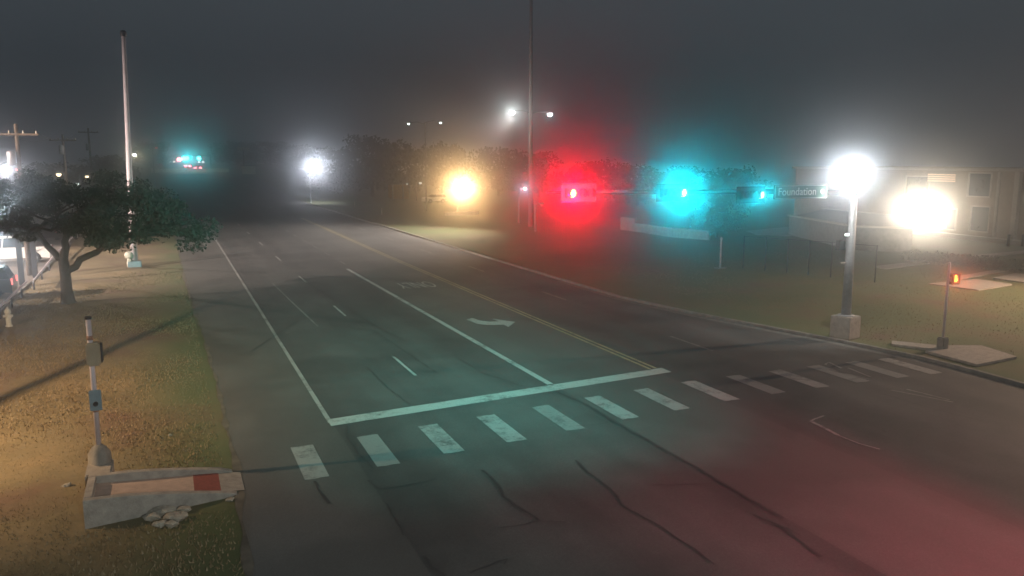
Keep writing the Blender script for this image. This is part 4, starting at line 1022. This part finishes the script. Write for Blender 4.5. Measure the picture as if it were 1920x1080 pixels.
for h in holes:
    f = MB()
    yc, zc = (h[0] + h[1]) / 2, (h[2] + h[3]) / 2
    for yy in (h[0], h[1]): f.box((-0.03, yy, zc), (0.16, 0.14, h[3] - h[2] + 0.14))
    for zz in (h[2], h[3]): f.box((-0.033, yc, zz), (0.16, h[1] - h[0] - 0.14, 0.14))
    fo = f.build('window', M['stucco_trim'], bd)
    MB().box((0.16, yc, zc), (0.04, h[1] - h[0], h[3] - h[2])).build('pane', M['glass'], fo)
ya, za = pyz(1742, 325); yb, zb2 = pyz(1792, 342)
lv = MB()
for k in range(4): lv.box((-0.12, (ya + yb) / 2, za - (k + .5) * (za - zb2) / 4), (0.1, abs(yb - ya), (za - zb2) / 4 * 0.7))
lv.build('glowing_louvre', glow('glowing louvre', (1.0, 0.72, 0.5), 0.6), bd)  # slats glow by emission, no lamp behind them
ya, _ = pyz(1908, 400); 
MB().box((-0.35, ya, topb / 2 - .05), (0.5, 0.5, topb), b=0.02).build('column', M['stucco_trim'], bd)
ya2, _ = pyz(1868, 400); MB().box((-0.06, ya2, topb / 2 - .05), (0.14, 0.3, topb), b=0.02).build('column', M['stucco_trim'], bd)
# the two wall floodlights
for k, (px, py) in enumerate(((1722, 390), (1760, 389))):
    yy, zz = pyz(px, py)
    wl = MB().box((-0.28, yy, zz), (0.4, 0.7, 0.4), b=0.05).build('wall_floodlight', M['dark_metal'], bd)
    MB().box((-0.53, yy, zz), (0.08, 0.62, 0.34), b=0.02).build('lens', M['white_lamp'], wl)
    P = Vector((BX - 0.9, yy, zz))
    lamp(bd, 'SPOT', P, CAMP, (1.0, 0.97, 0.85), P_WALL, 34, 0.85, 0.3)
    lamp(bd, 'SPOT', P + Vector((0, 0, -0.3)), P + Vector((-16, -3, -9)), (1.0, 0.84, 0.62), 4500, 120, 0.7, 0.25)
ld = thing('ledge_wall', 'long pale ledge wall at the foot of the beige building', 'wall', (0, 0, 0))
a = G(1680, 434); b = G(1935, 462); d = b - a
MB().box((a + b) / 2 + Vector((0, 0, 0.12)), (d.length, 0.5, 0.4), rz=math.atan2(d.y, d.x), b=0.02).build('wall', M['stucco_trim'], ld)
MB().box((a + b) / 2 + Vector((0, 0, 0.36)), (d.length, 0.62, 0.08), rz=math.atan2(d.y, d.x), b=0.02).build('coping', M['stucco_trim'], ld)
for i, (px, lb) in enumerate(((1890, 'dark bollard on the ledge by the right window'), (1917, 'dark bollard at the right image edge on the ledge'))):
    p = G(px, 462); t = thing('bollard', lb, 'bollard', (p.x, p.y, 0), group='bollards before the beige building')
    MB().tube([(0, 0, 0), (0, 0, 0.95)], 0.13, 10).build('post', M['dark_metal'], t); MB().lathe([(0.16, .95), (0.15, 1.05), (0, 1.1)], 10).build('cap', M['dark_metal'], t)
# hedge bank and path in front of the building
hg = thing('hedge', 'low clipped hedge running below the beige building', 'hedge', (0, 0, 0))
a = G(1700, 490); b = G(1925, 512); cs = []
for i in range(60):
    t_ = i / 59; p = a.lerp(b, t_); cs.append((p.x + random.uniform(-.3, .3), p.y + random.uniform(-.3, .3), random.uniform(.25, .65), .55, .55, .4))
leaf_cloud('foliage', cs, 90, 0.09, 66, M['leaf'], hg)
MB().tube([(a.x, a.y, 0.2), (b.x, b.y, 0.2)], 0.05, 6).build('stems', M['bark'], hg)
sheet('footpath', [gp([(1640, 500), (1760, 486), (1925, 470), (1925, 475), (1770, 491), (1660, 505)]), gp([(1790, 520), (1930, 496), (1930, 501), (1800, 524)])], 0.05, M['conc'], thick=0.08)

# chain link fence
fn = thing('chain_link_fence', 'thin chain link fence standing on the right verge left of the signal pole', 'fence', (0, 0, 0))
fx = [(1393, 503), (1434, 507), (1475, 511), (1515, 515), (1557, 519), (1640, 528)]
fpts = [G(a, b) for a, b in fx]
for p in fpts:
    MB().tube([(p.x, p.y, -0.1), (p.x, p.y, 2.35)], 0.04, 8).build('post', M['dark_metal'], fn)
MB().tube([(p.x, p.y, 2.3) for p in fpts], 0.025, 6).build('top_rail', M['dark_metal'], fn)
wm = MB()
for i in range(len(fpts) - 1):
    a, b = fpts[i], fpts[i + 1]; L = (b - a).length; n = int((L + 2.2) / 0.35)
    for k in range(-6, int(L / 0.35) + 1):
        for s in (0, 1):
            t0 = k * 0.35; t1 = t0 + 2.2
            u0, u1 = max(0, t0), min(L, t1)
            if u1 <= u0: continue
            z0_, z1_ = (u0 - t0), (u1 - t0)
            if s: z0_, z1_ = 2.25 - z0_, 2.25 - z1_
            else: z0_ += 0.05; z1_ += 0.05
            wm.tube([a.lerp(b, u0 / L) + Vector((0, 0.01 * s, z0_)), a.lerp(b, u1 / L) + Vector((0, 0.01 * s, z1_))], 0.004, 3, cap=False)
wm.build('mesh', M['dark_metal'], fn)

# ------------------------------------------------------------------ haze
hz = MB().raw([(x, y, z) for x in (-260, 340) for y in (-120, 460) for z in (-1.5, 60)], [(0, 1, 3, 2), (4, 6, 7, 5), (0, 4, 5, 1), (2, 3, 7, 6), (0, 2, 6, 4), (1, 5, 7, 3)])
hm_ = bpy.data.materials.new('haze'); hm_.use_nodes = True
hn = hm_.node_tree; hn.nodes.clear()
pv = hn.nodes.new('ShaderNodeVolumePrincipled'); pv.inputs['Color'].default_value = (0.93, 0.95, 1.0, 1); pv.inputs['Density'].default_value = HAZE_DENSITY; pv.inputs['Anisotropy'].default_value = 0.97
oo = hn.nodes.new('ShaderNodeOutputMaterial'); hn.links.new(pv.outputs[0], oo.inputs['Volume'])
h = hz.build('haze', hm_); h['kind'] = 'stuff'
